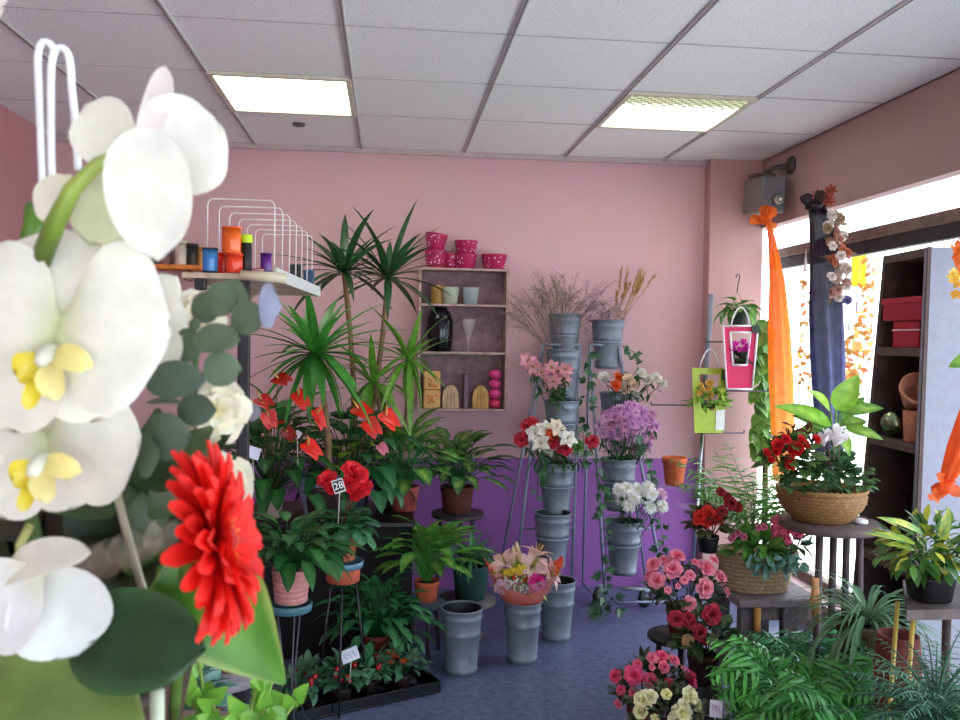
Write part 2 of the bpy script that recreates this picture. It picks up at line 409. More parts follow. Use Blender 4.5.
def ruffle(mb, c, ax, r, col, core):
    mb.ring(c, ax, 6, r, r*.95, .15, .35, core, col, r*.05, 'obov', rnd.uniform(0, 6), cup=.1, ruf=.1, nu=4, nv=4)
    mb.ring(c, ax, 6, r*.75, r*.75, .6, .2, core, col, r*.05, 'obov', rnd.uniform(0, 6), cup=.15, ruf=.12, nu=4, nv=4)
    mb.ring(c, ax, 4, r*.45, r*.5, 1.1, 0, core, mix(core, col, .5), r*.03, 'obov', rnd.uniform(0, 6), cup=.2, nu=3, nv=2)
    return mb
def mum(mb, c, ax, r, col, core, n=16):
    mb.ring(c, ax, n, r, r*.34, .05, .25, col, col, r*.1, 'ray', 0, nu=3, nv=2)
    mb.ring(c, ax, n-3, r*.8, r*.3, .5, .1, col, col, r*.1, 'ray', .2, nu=3, nv=2)
    mb.ring(c, ax, n-6, r*.55, r*.26, .95, 0, core, col, r*.05, 'ray', .4, nu=3, nv=2)
    return mb.ball(V(c)+ax*r*.12, r*.18, core, 5)
def star(mb, c, ax, r, col, core, n=6, elev=.75, bend=1.1, w=.42):
    mb.ring(c, ax, n, r*1.2, r*w*2*.6, elev, bend, core, col, r*.03, 'lance', rnd.uniform(0, 6), cup=.15, nu=5, nv=2)
    for i in range(5): mb.tube([c, c+(ax+rv(.35)).normalized()*r*.75], r*.025, C('c9a24a'), 4)
    return mb
def flower(parent, name, mb, mat='petal', label=None):
    o = mb.build(name, mat, parent)
    if label: o['label'] = label
    return o
# ================================================================== LEFT SHELF WITH SPOOLS
t = thing('shelf_unit', 'high beige board on black posts carrying ribbon spools and white wire dividers', 'shelf', (-.42, 2.62, 0))
ZB = 1.665
MB().add([V((x, y, z)) for z in (ZB-.016, ZB) for x, y in ((-.60, 2.56), (-.335, 2.56), (-.285, 3.5), (-.60, 3.5))], [(3, 2, 1, 0), (4, 5, 6, 7), (0, 1, 5, 4), (1, 2, 6, 5), (2, 3, 7, 6), (3, 0, 4, 7)], C('c9b49a')).build('board', 'wood', t, smooth=False)
MB().add([V((x, y, z)) for z in (ZB-.018, ZB+.02) for x, y in ((-.335, 2.555), (-.327, 2.555), (-.275, 3.5), (-.285, 3.5))], [(3, 2, 1, 0), (4, 5, 6, 7), (0, 1, 5, 4), (1, 2, 6, 5), (2, 3, 7, 6), (3, 0, 4, 7)], C('d9dcd8')).build('edge_strip', 'satin', t, smooth=False)
for x, y in ((-.425, 2.6), (-.575, 3.44)):
    MB().box((x-.014, y-.014, 0), (x+.014, y+.014, ZB-.016), C('17141a'), .002).build('post', 'satin', t, smooth=False)
MB().box((-.565, 2.562, ZB-.05), (-.535, 2.6, ZB-.016), C('1b181c'), .003).build('bracket', 'satin', t, smooth=False)
shelf_t = t
for k in range(7):
    y = 2.6+k*.142; x0, x1, z1 = -.537+.006*k, -.342+.006*k, ZB+.222
    mb = MB(); cs = []
    for a in range(5): cs.append(V((x1-.018+.018*sin(a*pi/8), y, z1-.018+.018*cos(a*pi/8))))
    cl = [V((x0+.018-.018*sin(a*pi/8), y, z1-.018+.018*cos(a*pi/8))) for a in range(4, -1, -1)]
    mb.tube([V((x0, y, ZB))]+cl+cs+[V((x1, y, ZB))], .0023, C('e8e2e0'), 8).build('wire_divider', 'satin', t)
def spool(px, pyb, Y, dia, h, col, label, ends='1b1b22', full=True):
    b = at(px, pyb, Y); b.z = ZB+.001; r = dia/2
    t = thing('ribbon_spool', label, 'spool', b)
    MB().lathe(b+Z*.004, [(r*.9, 0), (r*.94, h*.05), (r*.95, h*.5), (r*.94, h*.94), (r*.9, h-.008)], C(col), 24, wob=lambda i, a: 1+.01*sin(a*9+i)).build('ribbon', 'gloss', t)
    for z in (0, h-.005): MB().lathe(b+Z*z, [(r*.98, 0), (r, .001), (r, .004), (r*.98, .005)], C(ends), 24).build('flange', 'satin', t)
    return t
spool(210, 272, 2.585, .046, .073, '3c86c8', 'blue shiny ribbon spool with dark ends, leftmost on the high board', '1c2430')
spool(224, 272, 2.66, .042, .068, 'e8301c', 'plain red ribbon spool just right of the blue spool', 'e8301c')
spool(234, 271, 2.585, .054, .058, 'f0441c', 'lower orange-red ribbon spool under the tall orange one', 'd83c18')
o = spool(231.5, 250, 2.585, .058, .078, 'f46a1c', 'tall bright orange ribbon spool stacked on the orange-red one', 'f46a1c'); o.location.z = ZB+.06
t = thing('paper_roll', 'black upright roll with fluorescent yellow top beside orange spools', 'roll', at(246, 272, 2.62)); t.location.z = ZB; b = V(t.location); WL[t] = b
MB().lathe(b, [(.016, 0), (.017, .002), (.017, .095), (.016, .096)], C('141216'), 20).build('black_sleeve', 'satin', t)
MB().lathe(b+Z*.096, [(.018, 0), (.0185, .002), (.0185, .022), (.018, .024)], C('c8ee20'), 20).build('yellow_top', 'satin', t)
spool(266, 268, 2.72, .036, .076, '6a2a92', 'slim purple ribbon spool among the white wire dividers', '4a1c6a')
spool(254, 271, 2.95, .05, .04, '2a5a9a', 'low dark blue ribbon spool behind the black roll', '1c2c50')
spool(258, 274, 2.68, .035, .022, 'e03a4a', 'small flat red ribbon roll in front of the purple spool', 'f0d0d0')
b = at(263, 277, 2.57); mb = MB().tube([V((-.43, 2.54, ZB-.006)), V((-.3, 2.54, ZB-.012))], .015, C('d8cfae'), 14)
mb.build('paper_roll', 'satin', shelf_t)['label'] = 'cream paper roll fixed along the near board end'
mb = MB().box((-.40, 2.72, ZB), (-.345, 3.3, ZB+.012), C('dfe4dc'), .003)
tag(mb.build('price_strip', 'satin', smooth=False), 'long pale strip lying inside the white dividers on the board', 'strip')
for (px, py, Y, w, h, col, lab) in ((296, 282, 3.40, .05, .1, '1e2428', 'dark box at the far end of the high board'), (309, 281, 3.46, .04, .085, '2a5070', 'teal blue packet at the far end of the high board')):
    b = at(px, py, Y); b.z = ZB+.001
    tag(MB().box(b-V((w/2, w/2, 0)), b+V((w/2, w/2, h)), C(col), .004).build('ribbon_box', 'satin', smooth=False), lab, 'box')
# orange wall shelf with tins
a, b = at(120, 266, 4.95), at(207, 270, 4.95)
sz = (a.z+b.z)/2
t = thing('wall_shelf', 'narrow orange wall shelf holding tins on the left of back wall', 'shelf', V(((a.x+b.x)/2, BACK, sz)))
MB().box((a.x, 4.83, sz-.012), (b.x, BACK-.001, sz+.012), C('e08436'), .003).build('board', 'wood', t, smooth=False)
for q in (.25, .8): MB().box((a.x+(b.x-a.x)*q-.01, 4.86, sz-.07), (a.x+(b.x-a.x)*q+.01, BACK-.001, sz-.012), C('8a5a3a'), .003).build('bracket', 'satin', t, smooth=False)
for px, w, h, col, lab in ((150, 12, 20, '6a4a44', 'dark brown lidded tin at left of orange wall shelf'), (164, 14, 22, '7a5a58', 'mauve brown tin, second on the orange wall shelf'), (181, 13, 24, 'd9cdbc', 'cream tin, third on the orange wall shelf'), (192, 11, 21, '3a3836', 'black and silver tin, right on orange wall shelf'), (201, 7, 18, 'b98a4a', 'slim gold tin at right end of the orange shelf')):
    b = at(px, 262, 4.9); b.z = sz+.013; r = w*.0058/2; h *= .0058
    t = thing('tin', lab, 'tin', b)
    MB().lathe(b, [(r*.95, 0), (r, .003), (r, h*.8)], C(col), 20).build('tin_body', 'metal', t)
    MB().lathe(b+Z*h*.8, [(r*1.04, 0), (r*1.04, h*.18), (r*.98, h*.2)], mul(C(col), .8), 20).build('lid', 'metal', t)

# ================================================================== BACK WALL SHELF
t = thing('wall_shelf', 'pink-beige open wall cabinet with four levels of giftware on back wall', 'shelf', at(462, 340, BACK))
SY = .0059; y0, y1 = BACK-.15, BACK-.001
xl, xr = at(419, 340, 4.9).x, at(506, 340, 4.9).x
def zz(py): return at(462, py, 4.86).z
lev = [zz(268), zz(304), zz(352), zz(409)]; wc = C('b89a92')
for z in lev: MB().box((xl, y0, z-.014), (xr, y1, z), wc, .002).build('shelf_board', 'wood', t, smooth=False)
for x in (xl, xr): MB().box((x-.008, y0, lev[3]-.014), (x+.008, y1, lev[0]), wc, .002).build('side_panel', 'wood', t, smooth=False)
MB().box((xl, y1-.008, lev[3]), (xr, y1, lev[0]-.014), C('8a6a72'), .001).build('back_panel', 'wood', t, smooth=False)
def dots(mb, b, r0, r1, h, n=26):
    for i in range(n):
        a = rnd.uniform(pi*.95, pi*2.05); q = rnd.uniform(.12, .88); r = r0+(r1-r0)*q; s_ = rnd.uniform(.003, .006)
        o = V((cos(a), sin(a), 0)); mb.blade(b+o*(r+.0008)+Z*(h*q), rv().cross(o), o, s_*2, s_*1.6, 0, 'round', 0, C('ffd8e4'), nu=2, nv=2)
def giftpot(px, lv, w, h, lab, name='plant_pot', dz=0, tilt=0, dy=0):
    b = at(px, 300, 4.92+dy); b.z = lev[lv]+.001+dz; r = w*SY/2; h *= SY
    t = thing(name, lab, 'pot', b); mb = MB()
    mb.lathe(b, [(r*.72, 0), (r*.76, .003), (r, h*.96), (r*1.02, h), (r*.95, h), (r*.72, h*.2)], C('b81e5c'), 24); dots(mb, b, r*.76, r, h); mb.build('pot_body', 'satin', t)
    if tilt: t.rotation_euler = (0, tilt, 0)
giftpot(435, 0, 22, 17, 'magenta pot with white dots, lower of the stacked pair at left on top shelf')
giftpot(434, 0, 22, 16, 'magenta dotted pot tilted on top of the left stack on top shelf', dz=.102, tilt=.12)
giftpot(450, 0, 17, 15, 'magenta dotted pot half hidden behind the left stack', dy=.04)
giftpot(465.5, 0, 22, 14, 'magenta dotted pot, lower of the middle stacked pair')
giftpot(465.5, 0, 23, 13, 'magenta dotted pot on top of the middle stacked pair', dz=.084)
giftpot(493.5, 0, 26, 14.5, 'wide magenta dotted bowl alone at right on top of wall cabinet', 'bowl')
b = at(437.5, 300, 4.92); b.z = lev[1]+.001
t = thing('candle', 'golden brown cylinder candle on second shelf of wall cabinet', 'candle', b)
MB().lathe(b, [(.036, 0), (.038, .003), (.038, .105), (.036, .108)], C('9a7a3a'), 24).build('wax', 'satin', t); MB().tube([b+Z*.108, b+Z*.118], .0015, C('2a2018'), 5).build('wick', 'matte', t)
for px, col, lab in ((450.5, 'b9beae', 'grey-green ceramic cup beside the gold candle'), (470.5, 'a8b0b4', 'silver-grey ceramic cup, right on the second shelf')):
    b = at(px, 300, 4.9); b.z = lev[1]+.001
    tag(MB().lathe(b, [(.036, 0), (.04, .003), (.05, .09), (.051, .096), (.046, .096), (.036, .012)], C(col), 24, wob=lambda i, a: 1+.012*sin(a*8+i*2)).build('cup', 'gloss'), lab, 'cup')
b = at(441, 300, 4.93); b.z = lev[2]+.001
t = thing('vase', 'big black rounded vase on third shelf of the wall cabinet', 'vase', b)
MB().lathe(b, [(.06, 0), (.066, .01), (.074, .1), (.072, .18), (.055, .225), (.035, .245), (.037, .255), (.03, .255), (.028, .24)], C('120e14'), 28).build('vase_body', 'gloss', t)
b = at(469, 300, 4.9); b.z = lev[2]+.001
t = thing('glass_goblet', 'clear glass goblet on third shelf of the wall cabinet', 'glass', b)
MB().lathe(b, [(.03, 0), (.03, .004), (.006, .012), (.005, .07), (.02, .1), (.038, .15), (.045, .19), (.042, .19), (.034, .15), (.015, .1)], C('d8d0d4'), 20).build('bowl_and_stem', 'film', t)
for i, lab in enumerate(('amber dried-flower box, lower of two at bottom left of cabinet', 'amber dried-flower box, upper of two at bottom left of cabinet')):
    b = at(433, 300, 4.92); b.z = lev[3]+.001+i*.108
    t = thing('gift_box', lab, 'box', b)
    MB().box(b-V((.048, .045, 0)), b+V((.048, .045, .106)), C('d9a860'), .005).build('box_body', 'satin', t, smooth=False)
    mb = MB()
    for k in range(9): mb.ring(b+V((rnd.uniform(-.03, .03), -.047, rnd.uniform(.02, .09))), V((0, -1, 0)), 5, .014, .012, .3, .2, C('d8742a'), C('f0c070'), nu=2)
    mb.build('dried_flowers', 'petal', t)
for px, col, lab in ((452, 'c9a884', 'pale wooden oval tag-shaped plaque beside the amber boxes'), (482, 'c99a5a', 'honey wooden oval plaque near the pink candles')):
    b = at(px, 300, 4.9); b.z = lev[3]+.001; mb = MB()
    w = .047; pts = [(-w, 0)]+[(-w*cos(a*pi/10), .06+.075*sin(a*pi/10)) for a in range(11)]+[(w, 0)]; k = len(pts)
    vs = [b+V((x, y, z)) for y in (-.012, .012) for x, z in pts]
    mb.add(vs, [tuple(range(k)), tuple(range(2*k-1, k-1, -1))]+[(i, i+k, (i+1) % k+k, (i+1) % k) for i in range(k)], C(col))
    for q in (-.02, .003, .022): mb.tube([b+V((q, -.013, .004)), b+V((q*.9, -.013, .12-abs(q)))], .002, mul(C(col), .6), 4)
    tag(mb.build('wooden_plaque', 'wood', smooth=False), lab, 'plaque')
for i in range(4):
    b = at(496.5, 300, 4.92); b.z = lev[3]+.001+i*.057
    t = MB().ball(b+Z*.0285, .038, C('f04a9a' if i else 'd83a6a'), 10, sz=.75).build('ball_candle', 'satin')
    tag(t, ('red-pink ball candle at the bottom of the pink stack', 'bright pink ball candle, second from bottom in the stack', 'bright pink ball candle, third from bottom in the stack', 'bright pink ball candle on top of the stack')[i], 'candle', 'stacked ball candles')
b = at(467, 300, 4.93); b.z = lev[3]+.001
tag(MB().box(b-V((.014, .04, 0)), b+V((.014, .04, .2)), C('6a4a5c'), .004).build('gift_box', 'satin', smooth=False), 'narrow dark mauve box standing between the two wooden plaques', 'box')

# ================================================================== LEFT PLANTS AND THEIR STANDS
blk = C('0d0a10')
bx0, bx1 = at(236, 600, 3.9).x, at(414, 600, 3.9).x
t = thing('plant_bench', 'black bench closed in as painted shade behind the left potted plants', 'bench', ((bx0+bx1)/2, 4.1, 0))
MB().box((bx0, 3.92, .61), (bx1, 4.46, .635), blk, .004).build('bench_top', 'satin', t, smooth=False)
MB().box((bx0+.01, 3.95, 0), (bx1-.01, 3.97, .61), C('08060b'), .002).build('front_panel', 'matte', t, smooth=False)  # black front and sides added to stand in for deep shade under the plants
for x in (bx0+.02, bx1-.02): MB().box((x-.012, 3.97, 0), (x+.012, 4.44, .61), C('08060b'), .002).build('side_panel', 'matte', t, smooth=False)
BT = .636
def on(px, Y, z):
    p = at(px, 500, Y); p.z = z
    return p
def card(px, py, Y, w, h, label, col='e8e6ee', stick=.1, yaw=0., roll=0., tiltx=-.2, border=None, text=None, ink=None, name='price_tag'):
    c0 = at(px, py, Y); t = thing(name, label, 'price tag', c0-Z*(h/2+stick))
    R = Matrix.Rotation(yaw, 3, 'Z') @ Matrix.Rotation(tiltx, 3, 'X') @ Matrix.Rotation(roll, 3, 'Y')
    MB().box(c0-V((w/2, .0008, h/2)), c0+V((w/2, .0008, h/2)), C(border or col), .0004, R, c0).build('card', 'satin', t, smooth=False)
    if border: MB().box(c0-V((w*.43, .0014, h*.41)), c0+V((w*.43, 0, h*.41)), C(col), .0003, R, c0).build('face', 'satin', t, smooth=False)
    MB().tube([c0-Z*(h/2+stick)+V((0, .006, 0)), c0+R @ V((0, .003, -h*.3))], .0018, C('d8d2c8'), 5).build('stick', 'satin', t)
    if text:
        cu = bpy.data.curves.new('txt', 'FONT'); cu.body = text; cu.size = h*.72; cu.align_x = 'CENTER'; cu.align_y = 'CENTER'; cu.extrude = .0002
        tmp = bpy.data.objects.new('txt', cu); COL.objects.link(tmp); dg = bpy.context.evaluated_depsgraph_get(); dg.update()
        me = bpy.data.meshes.new_from_object(tmp.evaluated_get(dg)); bpy.data.objects.remove(tmp); bpy.data.curves.remove(cu)
        RR = R @ Matrix.Rotation(pi/2, 3, 'X')
        mb = MB().add([c0-WL[t]*0+RR @ V(v.co)+R @ V((0, -.002, 0)) for v in me.vertices], [tuple(p.vertices) for p in me.polygons], C('f4f4f4'))
        mb.build('lettering', 'satin', t, smooth=False)
    if ink:
        mb = MB()
        for k in range(3):
            x = (-.25+.25*k)*w; q = [c0+R @ V((x+.09*w*cos(a*1.1+k), -.0016, .22*h*sin(a*.9+k*.5))) for a in range(6)]
            mb.tube(q, .0009, C(ink), 4)
        mb.build('handwriting', 'satin', t)
    return t

# --- red anthurium, left
b = on(270, 4.05, BT)
t = thing('anthurium', 'red anthurium in whitish pot, left of the other anthurium', 'plant', b)
pot(t, b, .068, .052, .125, C('c9b7ac'), mat='satin')
mb = clump(MB(), b+Z*.11, 80, .14, .085, .1, 1.4, .9, C('2f6a34'), C('2a5a2c'), C('4a8a44'), 'heart', .32, 6, 4, pw=.003)
clump(mb, b+Z*.11, 26, .13, .08, 1.0, 1.5, .8, C('2f6a34'), C('3a7a3c'), C('4a8a44'), 'heart', .42, 6, 4)
mb.build('foliage', 'leaf', t)
def spathe(parent, px, py, Y, size, ax, col='e02a1c', spx='d8b04a', base=None):
    size *= .82; c0 = at(px, py, Y); ax = V(ax).normalized(); _, e1, e2 = frame(ax); mb = MB()
    dn = V((rnd.uniform(.2, .9), -.2, -.55)); dn = (dn-ax*dn.dot(ax)).normalized(); sd = dn.cross(ax).normalized()
    for s_ in (-1, 1):
        mb.blade(c0-dn*size*.2+sd*s_*size*.0, dn+sd*s_*.22, ax, size*1.15, size*.95, .25, 'heart', .06, C(col), mul(C(col), 1.1), mul(C(col), .7), 6, 4)
    o = mb.build('spathe', 'wax_petal', parent)
    MB().tube([c0, c0+ax*size*.3+dn*-.1*size, c0+ax*size*.55-dn*size*.25], [size*.06, size*.055, size*.03], [C('f0d890'), C(spx), C('d86a2a')], 8).build('spadix', 'satin', o)
    if base is not None: MB().tube(curve(c0, V(base), .0, 6, V((1, 0, 0))), .0024, C('6a6a3a'), 5).build('stem', 'leaf', o)
sb = b+Z*.12
for px, py, Y, s_, ax in ((278, 378, 3.65, .095, (-.3, -.5, .85)), (298, 395, 3.6, .095, (.45, -.8, .5)), (261, 399, 3.64, .09, (-.1, -.6, .8)), (268, 415, 3.6, .085, (.1, -1, .15)), (275, 422, 3.62, .06, (0, -.4, -.8)), (287, 431, 3.65, .07, (.2, -1, -.1)), (317, 413, 3.55, .1, (.75, -.5, .5)), (308, 445, 3.52, .1, (.4, -.7, .75))):
    spathe(t, px, py, Y, s_, ax, 'e42a1e' if py != 431 else '9a2a1c', base=sb)
# pale clip-on disc and blue grey cover
c0 = at(252, 412, 3.7)
tag(MB().lathe(c0, [(.036, 0), (.04, .003), (.036, .006)], C('c3cbe0'), 20, ax=V((-.2, -1, .1))).build('round_tag', 'satin'), 'pale round disc tag at the left edge of the red anthurium', 'tag')
# --- anthurium, right
b = on(352, 4.15, BT)
t = thing('anthurium', 'red anthurium with dark leaves, right of the other anthurium', 'plant', b)
pot(t, b, .07, .055, .13, C('2c3440'), mat='satin')
clump(MB(), b+Z*.12, 80, .14, .085, .1, 1.4, .9, C('235a34'), C('2a6a3a'), C('3a7a44'), 'heart', .35, 6, 4).build('foliage', 'leaf', t)
for px, py, s_, ax in ((358, 408, .1, (-.2, -.7, .7)), (369, 423, .1, (.1, -.9, .4)), (386, 415, .11, (.3, -.7, .6)), (381, 446, .06, (0, -1, .2))):
    spathe(t, px, py, 3.8, s_, ax, 'ea3020' if py != 446 else 'd86a84', base=b+Z*.13)
# blue-grey paper cover leaning behind
b = on(318, 4.02, BT+.002)
t = thing('cache_pot', 'crumpled blue-grey paper pot cover between the two anthuriums', 'pot cover', b)
MB().lathe(b, [(.06, 0), (.065, .01), (.08, .1), (.1, .2), (.095, .2), (.07, .08)], C('8a97b8'), 20, wob=lambda i, a: 1+.08*sin(a*5+i)).build('paper', 'satin', t)
# --- yuccas
def yucca(px, Y, zb, heads, label, col, tip, zp=None, L=.4, W=.04, n=34, ph=.16, e0=-.5, e1=1.35):
    b = on(px, Y, zb); t = thing('yucca', label, 'plant', b)
    pot(t, b, .1, .078, ph, C('3a2a28'), mat='satin')
    for hx, hy, hY, k in heads:
        h_ = at(hx, hy, hY)
        MB().tube(curve(b+Z*(ph*.8)+V((rnd.uniform(-.03, .03), 0, 0)), h_-Z*.05, .02, 8, V((1, 0, 0))), [.016]*4+[.013]*5, C('8a6a4a'), 8).build('trunk', 'wood', t)
        clump(MB(), h_-Z*.05, n, L*k, W, e0, e1, .6, col, tip, mul(col, 1.25), lambda t: max(.02, min(1, .4+t*2)*(1-t**3)), nu=8, nv=2, cup=.12, spread=.02, jit=.35).build('leaf_crown', 'leaf', t)
    return t
yucca(352, 4.35, BT, ((344, 262, 4.3, .95), (388, 268, 4.32, 1.)), 'tall dark green yucca with two leaf crowns near top of back wall', C('2f5a32'), C('274a2a'), L=.34, W=.042, n=34, e0=-.3)
yucca(322, 4.02, BT, ((316, 342, 3.72, 1.),), 'bright green yucca with long arching straps in front of high board', C('3f8a34'), C('4a9a3a'), L=.34, W=.046, n=52, e0=-.9)
yucca(392, 4.3, BT, ((373, 372, 4.2, .9), (409, 350, 4.22, 1.)), 'yellow-green yucca with two crowns in front of the wall cabinet', C('5f9a34'), C('79a83c'), L=.33, W=.036, n=24, e0=-1.0)
# variegated pothos in between
b = on(334, 4.05, BT)
t = thing('variegated_plant', 'small yellow-green variegated plant between the anthuriums', 'plant', b)
pot(t, b, .05, .04, .1, C('5a3a30'))
clump(MB(), b+Z*.1, 14, .1, .06, .8, 1.4, .8, C('7aa82e'), C('c0d83a'), None, 'oval', .3).build('foliage', 'leaf', t)
# --- cyclamen red with sign, on blue and terracotta stand
Y = 3.42; zt = at(345, 560, Y).z
b = on(344, Y, zt)
ts = thing('plant_stand', 'low round plant stand with blue-grey dish and terracotta drum under the red cyclamen', 'plant stand', on(344, Y, 0))
p0 = on(344, Y, 0)
MB().lathe(p0+Z*(zt-.03), [(.055, 0), (.078, .004), (.082, .028), (.078, .03), (.07, .012)], C('5f86a0'), 28).build('dish', 'satin', ts)
MB().lathe(p0+Z*(zt-.085), [(.06, 0), (.066, .004), (.068, .05), (.066, .055)], C('b8543a'), 28).build('drum', 'clay', ts)
for k in range(3):
    a = .5+k*2.094; MB().tube([p0+V((cos(a)*.055, sin(a)*.055, zt-.08)), p0+V((cos(a)*.12, sin(a)*.12, .004))], .005, C('1a1a1e'), 6).build('leg', 'satin', ts)
t = thing('cyclamen', 'red cyclamen in terracotta pot on the blue and terracotta stand', 'plant', b)
pot(t, b+Z*.001, .06, .045, .11)
mb = clump(MB(), b+Z*.1, 56, .075, .07, .1, 1.3, .7, C('28603a'), C('3a7a4a'), C('7aa88a'), 'round', .085, 5, 4)
mb.build('foliage', 'leaf', t)
for px, py, r in ((327, 480, .042), (333, 487, .035), (352, 470, .045), (360, 474, .04), (350, 483, .04), (362, 487, .042), (357, 493, .035), (354, 477, .04)):
    c0 = at(px, py, 3.36+rnd.uniform(-.02, .02)); mb = MB(); ax = V((rnd.uniform(-.4, .4), -.6, .5))
    ruffle(mb, c0, ax, r, C('ee1f30'), C('d01438')); mb.tube(curve(b+Z*.12, c0, .03, 6), .0016, C('7a3a34'), 5)
    flower(t, 'flower', mb)
card(338.5, 486, 3.28, .044, .052, 'small black price sign with white border reading 28', '15181c', .12, .1, -.3, -.1, 'e8e4e0', '28')
# --- spathiphyllum on wire stand
Y = 3.12; zt = at(292, 602, Y).z; p0 = on(292, Y, 0)
ts = thing('plant_stand', 'tall wire plant stand with green dish under the ribbed pink pot', 'plant stand', p0)
MB().lathe(p0+Z*(zt-.034), [(.06, 0), (.074, .004), (.078, .03), (.075, .034), (.068, .014)], C('4f7a86'), 28).build('dish', 'satin', ts)
for k in range(3):
    a = -1.2+k*2.094; q = p0+V((cos(a)*.05, sin(a)*.05, zt-.03))
    MB().tube([q, p0+V((cos(a)*.02, sin(a)*.02, zt*.45)), p0+V((cos(a)*.1, sin(a)*.1, .004))], .0035, C('50505c'), 6).build('leg', 'metal', ts)
b = on(292, Y, zt+.001)
t = thing('peace_lily', 'leafy green peace lily in ribbed pink pot on the wire stand', 'plant', b)
pot(t, b, .07, .058, .125, C('d99a94'), rim=False, wob=lambda i, a: 1+.006*(i % 2), label='ribbed pink clay pot')
mb = MB()
for k in range(6): mb.lathe(b+Z*(.012+k*.018), [(.0585+.0018*k, 0), (.0605+.0018*k, .004), (.0605+.0018*k, .008), (.0588+.0018*k, .012)], C('d08c86'), 28)
mb.build('rib_bands', 'clay', t)
clump(MB(), b+Z*.11, 90, .12, .05, .3, 1.4, .8, C('2a6a34'), C('1f5a2e'), C('4a8a44'), 'lance', .16, 6, 2).build('foliage', 'leaf', t)
# --- small peace lily behind the tray
Y = 3.74; zt = at(379, 656, Y).z; p0 = on(379, Y, 0)
tag(MB().lathe(p0, [(.09, 0), (.095, .004), (.095, zt-.004), (.09, zt)], C('100d14'), 24).build('plant_block', 'matte'), 'low black block under the peace lily behind the tray', 'block')
b = on(379, Y, zt+.001)
t = thing('peace_lily', 'smaller peace lily in dark red pot behind the black tray', 'plant', b)
pot(t, b, .06, .046, .1, C('7a2f26'))
clump(MB(), b+Z*.09, 110, .1, .042, .2, 1.45, .8, C('24643a'), C('2f7a48'), C('4a8a54'), 'lance', .22, 6, 2).build('foliage', 'leaf', t)
# --- dieffenbachias, spider plant on tables
def table(px, Y, zt, r, label, col='6f6a66', legs=None, name='plant_table'):
    p0 = on(px, Y, 0); t = thing(name, label, 'table', p0)
    MB().lathe(p0+Z*(zt-.024), [(r*.97, 0), (r, .004), (r, .019), (r*.98, .024)], C(col), 36).build('table_top', 'wood', t)
    if legs:
        for k in range(legs):
            a = .6+k*2*pi/legs; MB().tube([p0+V((cos(a)*r*.7, sin(a)*r*.7, zt-.024)), p0+V((cos(a)*r*.85, sin(a)*r*.85, .003))], .01, C('3a3034'), 8).build('leg', 'wood', t)
    else:
        MB().tube([p0+Z*.02, p0+Z*(zt-.024)], .018, C('4a4648'), 10).build('column', 'satin', t)
        MB().lathe(p0, [(r*.6, 0), (r*.62, .005), (r*.3, .022)], C('5a5658'), 28).build('base', 'satin', t)
    return t
zt = at(468, 598, 4.2).z
table(468, 4.2, zt, .15, 'round grey pedestal table under the spider plant')
def leafspeck(t_, v, c): return mix(c, C('c2de6c'), max(0, .95-abs(v)*1.0)*max(0, sin(pi*t_))*rnd.uniform(.15, 1))
b = on(472, 4.2, zt+.001)
t = thing('spider_plant', 'spider plant with narrow arching leaves in dark green pot', 'plant', b)
pot(t, b, .095, .075, .17, C('2f5a50'), rim=False, mat='satin', label='dark green plastic pot')
clump(MB(), b+Z*.165, 80, .18, .021, .45, 1.45, 1.0, C('3a7a4a'), C('4a9a5a'), C('8ab08a'), 'strap', nu=8, cup=.2).build('foliage', 'leaf', t)
zt = at(428, 601, 3.98).z
table(428, 3.98, zt, .09, 'small round table under the dieffenbachia beside the green pot', '4a5a68', 3)
b = on(428, 3.98, zt+.001)
t = thing('dieffenbachia', 'upright dieffenbachia with pale leaf centres in orange terracotta pot', 'plant', b)
pot(t, b, .06, .046, .098, C('c05c3c'))
clump(MB(), b+Z*.09, 74, .19, .065, .75, 1.55, .7, C('56a644'), C('2f7a34'), None, 'lance', .2, 8, 4, fn=leafspeck).build('foliage', 'leaf', t)
b = on(404, 4.2, BT)
t = thing('dieffenbachia', 'speckled dieffenbachia at the right end of the black bench', 'plant', b)
pot(t, b, .075, .06, .12, C('8a3a34'))
clump(MB(), b+Z*.11, 52, .16, .08, .5, 1.5, .6, C('3a8a3e'), C('2a6a34'), None, 'lance', .26, 8, 4, fn=leafspeck).build('foliage', 'leaf', t)
zt = at(458, 512, 4.5).z
table(458, 4.5, zt, .14, 'tall round stool against the back wall under the aglaonema', '3a3036', 3)
b = on(457, 4.5, zt+.001)
t = thing('aglaonema', 'aglaonema with yellow-streaked leaves in brown pot against purple wall', 'plant', b)
pot(t, b, .09, .075, .14, C('5a2a24'))
clump(MB(), b+Z*.12, 74, .15, .065, .35, 1.5, .6, C('2f6a3a'), C('28603a'), None, 'lance', .24, 8, 4, fn=leafspeck).build('foliage', 'leaf', t)
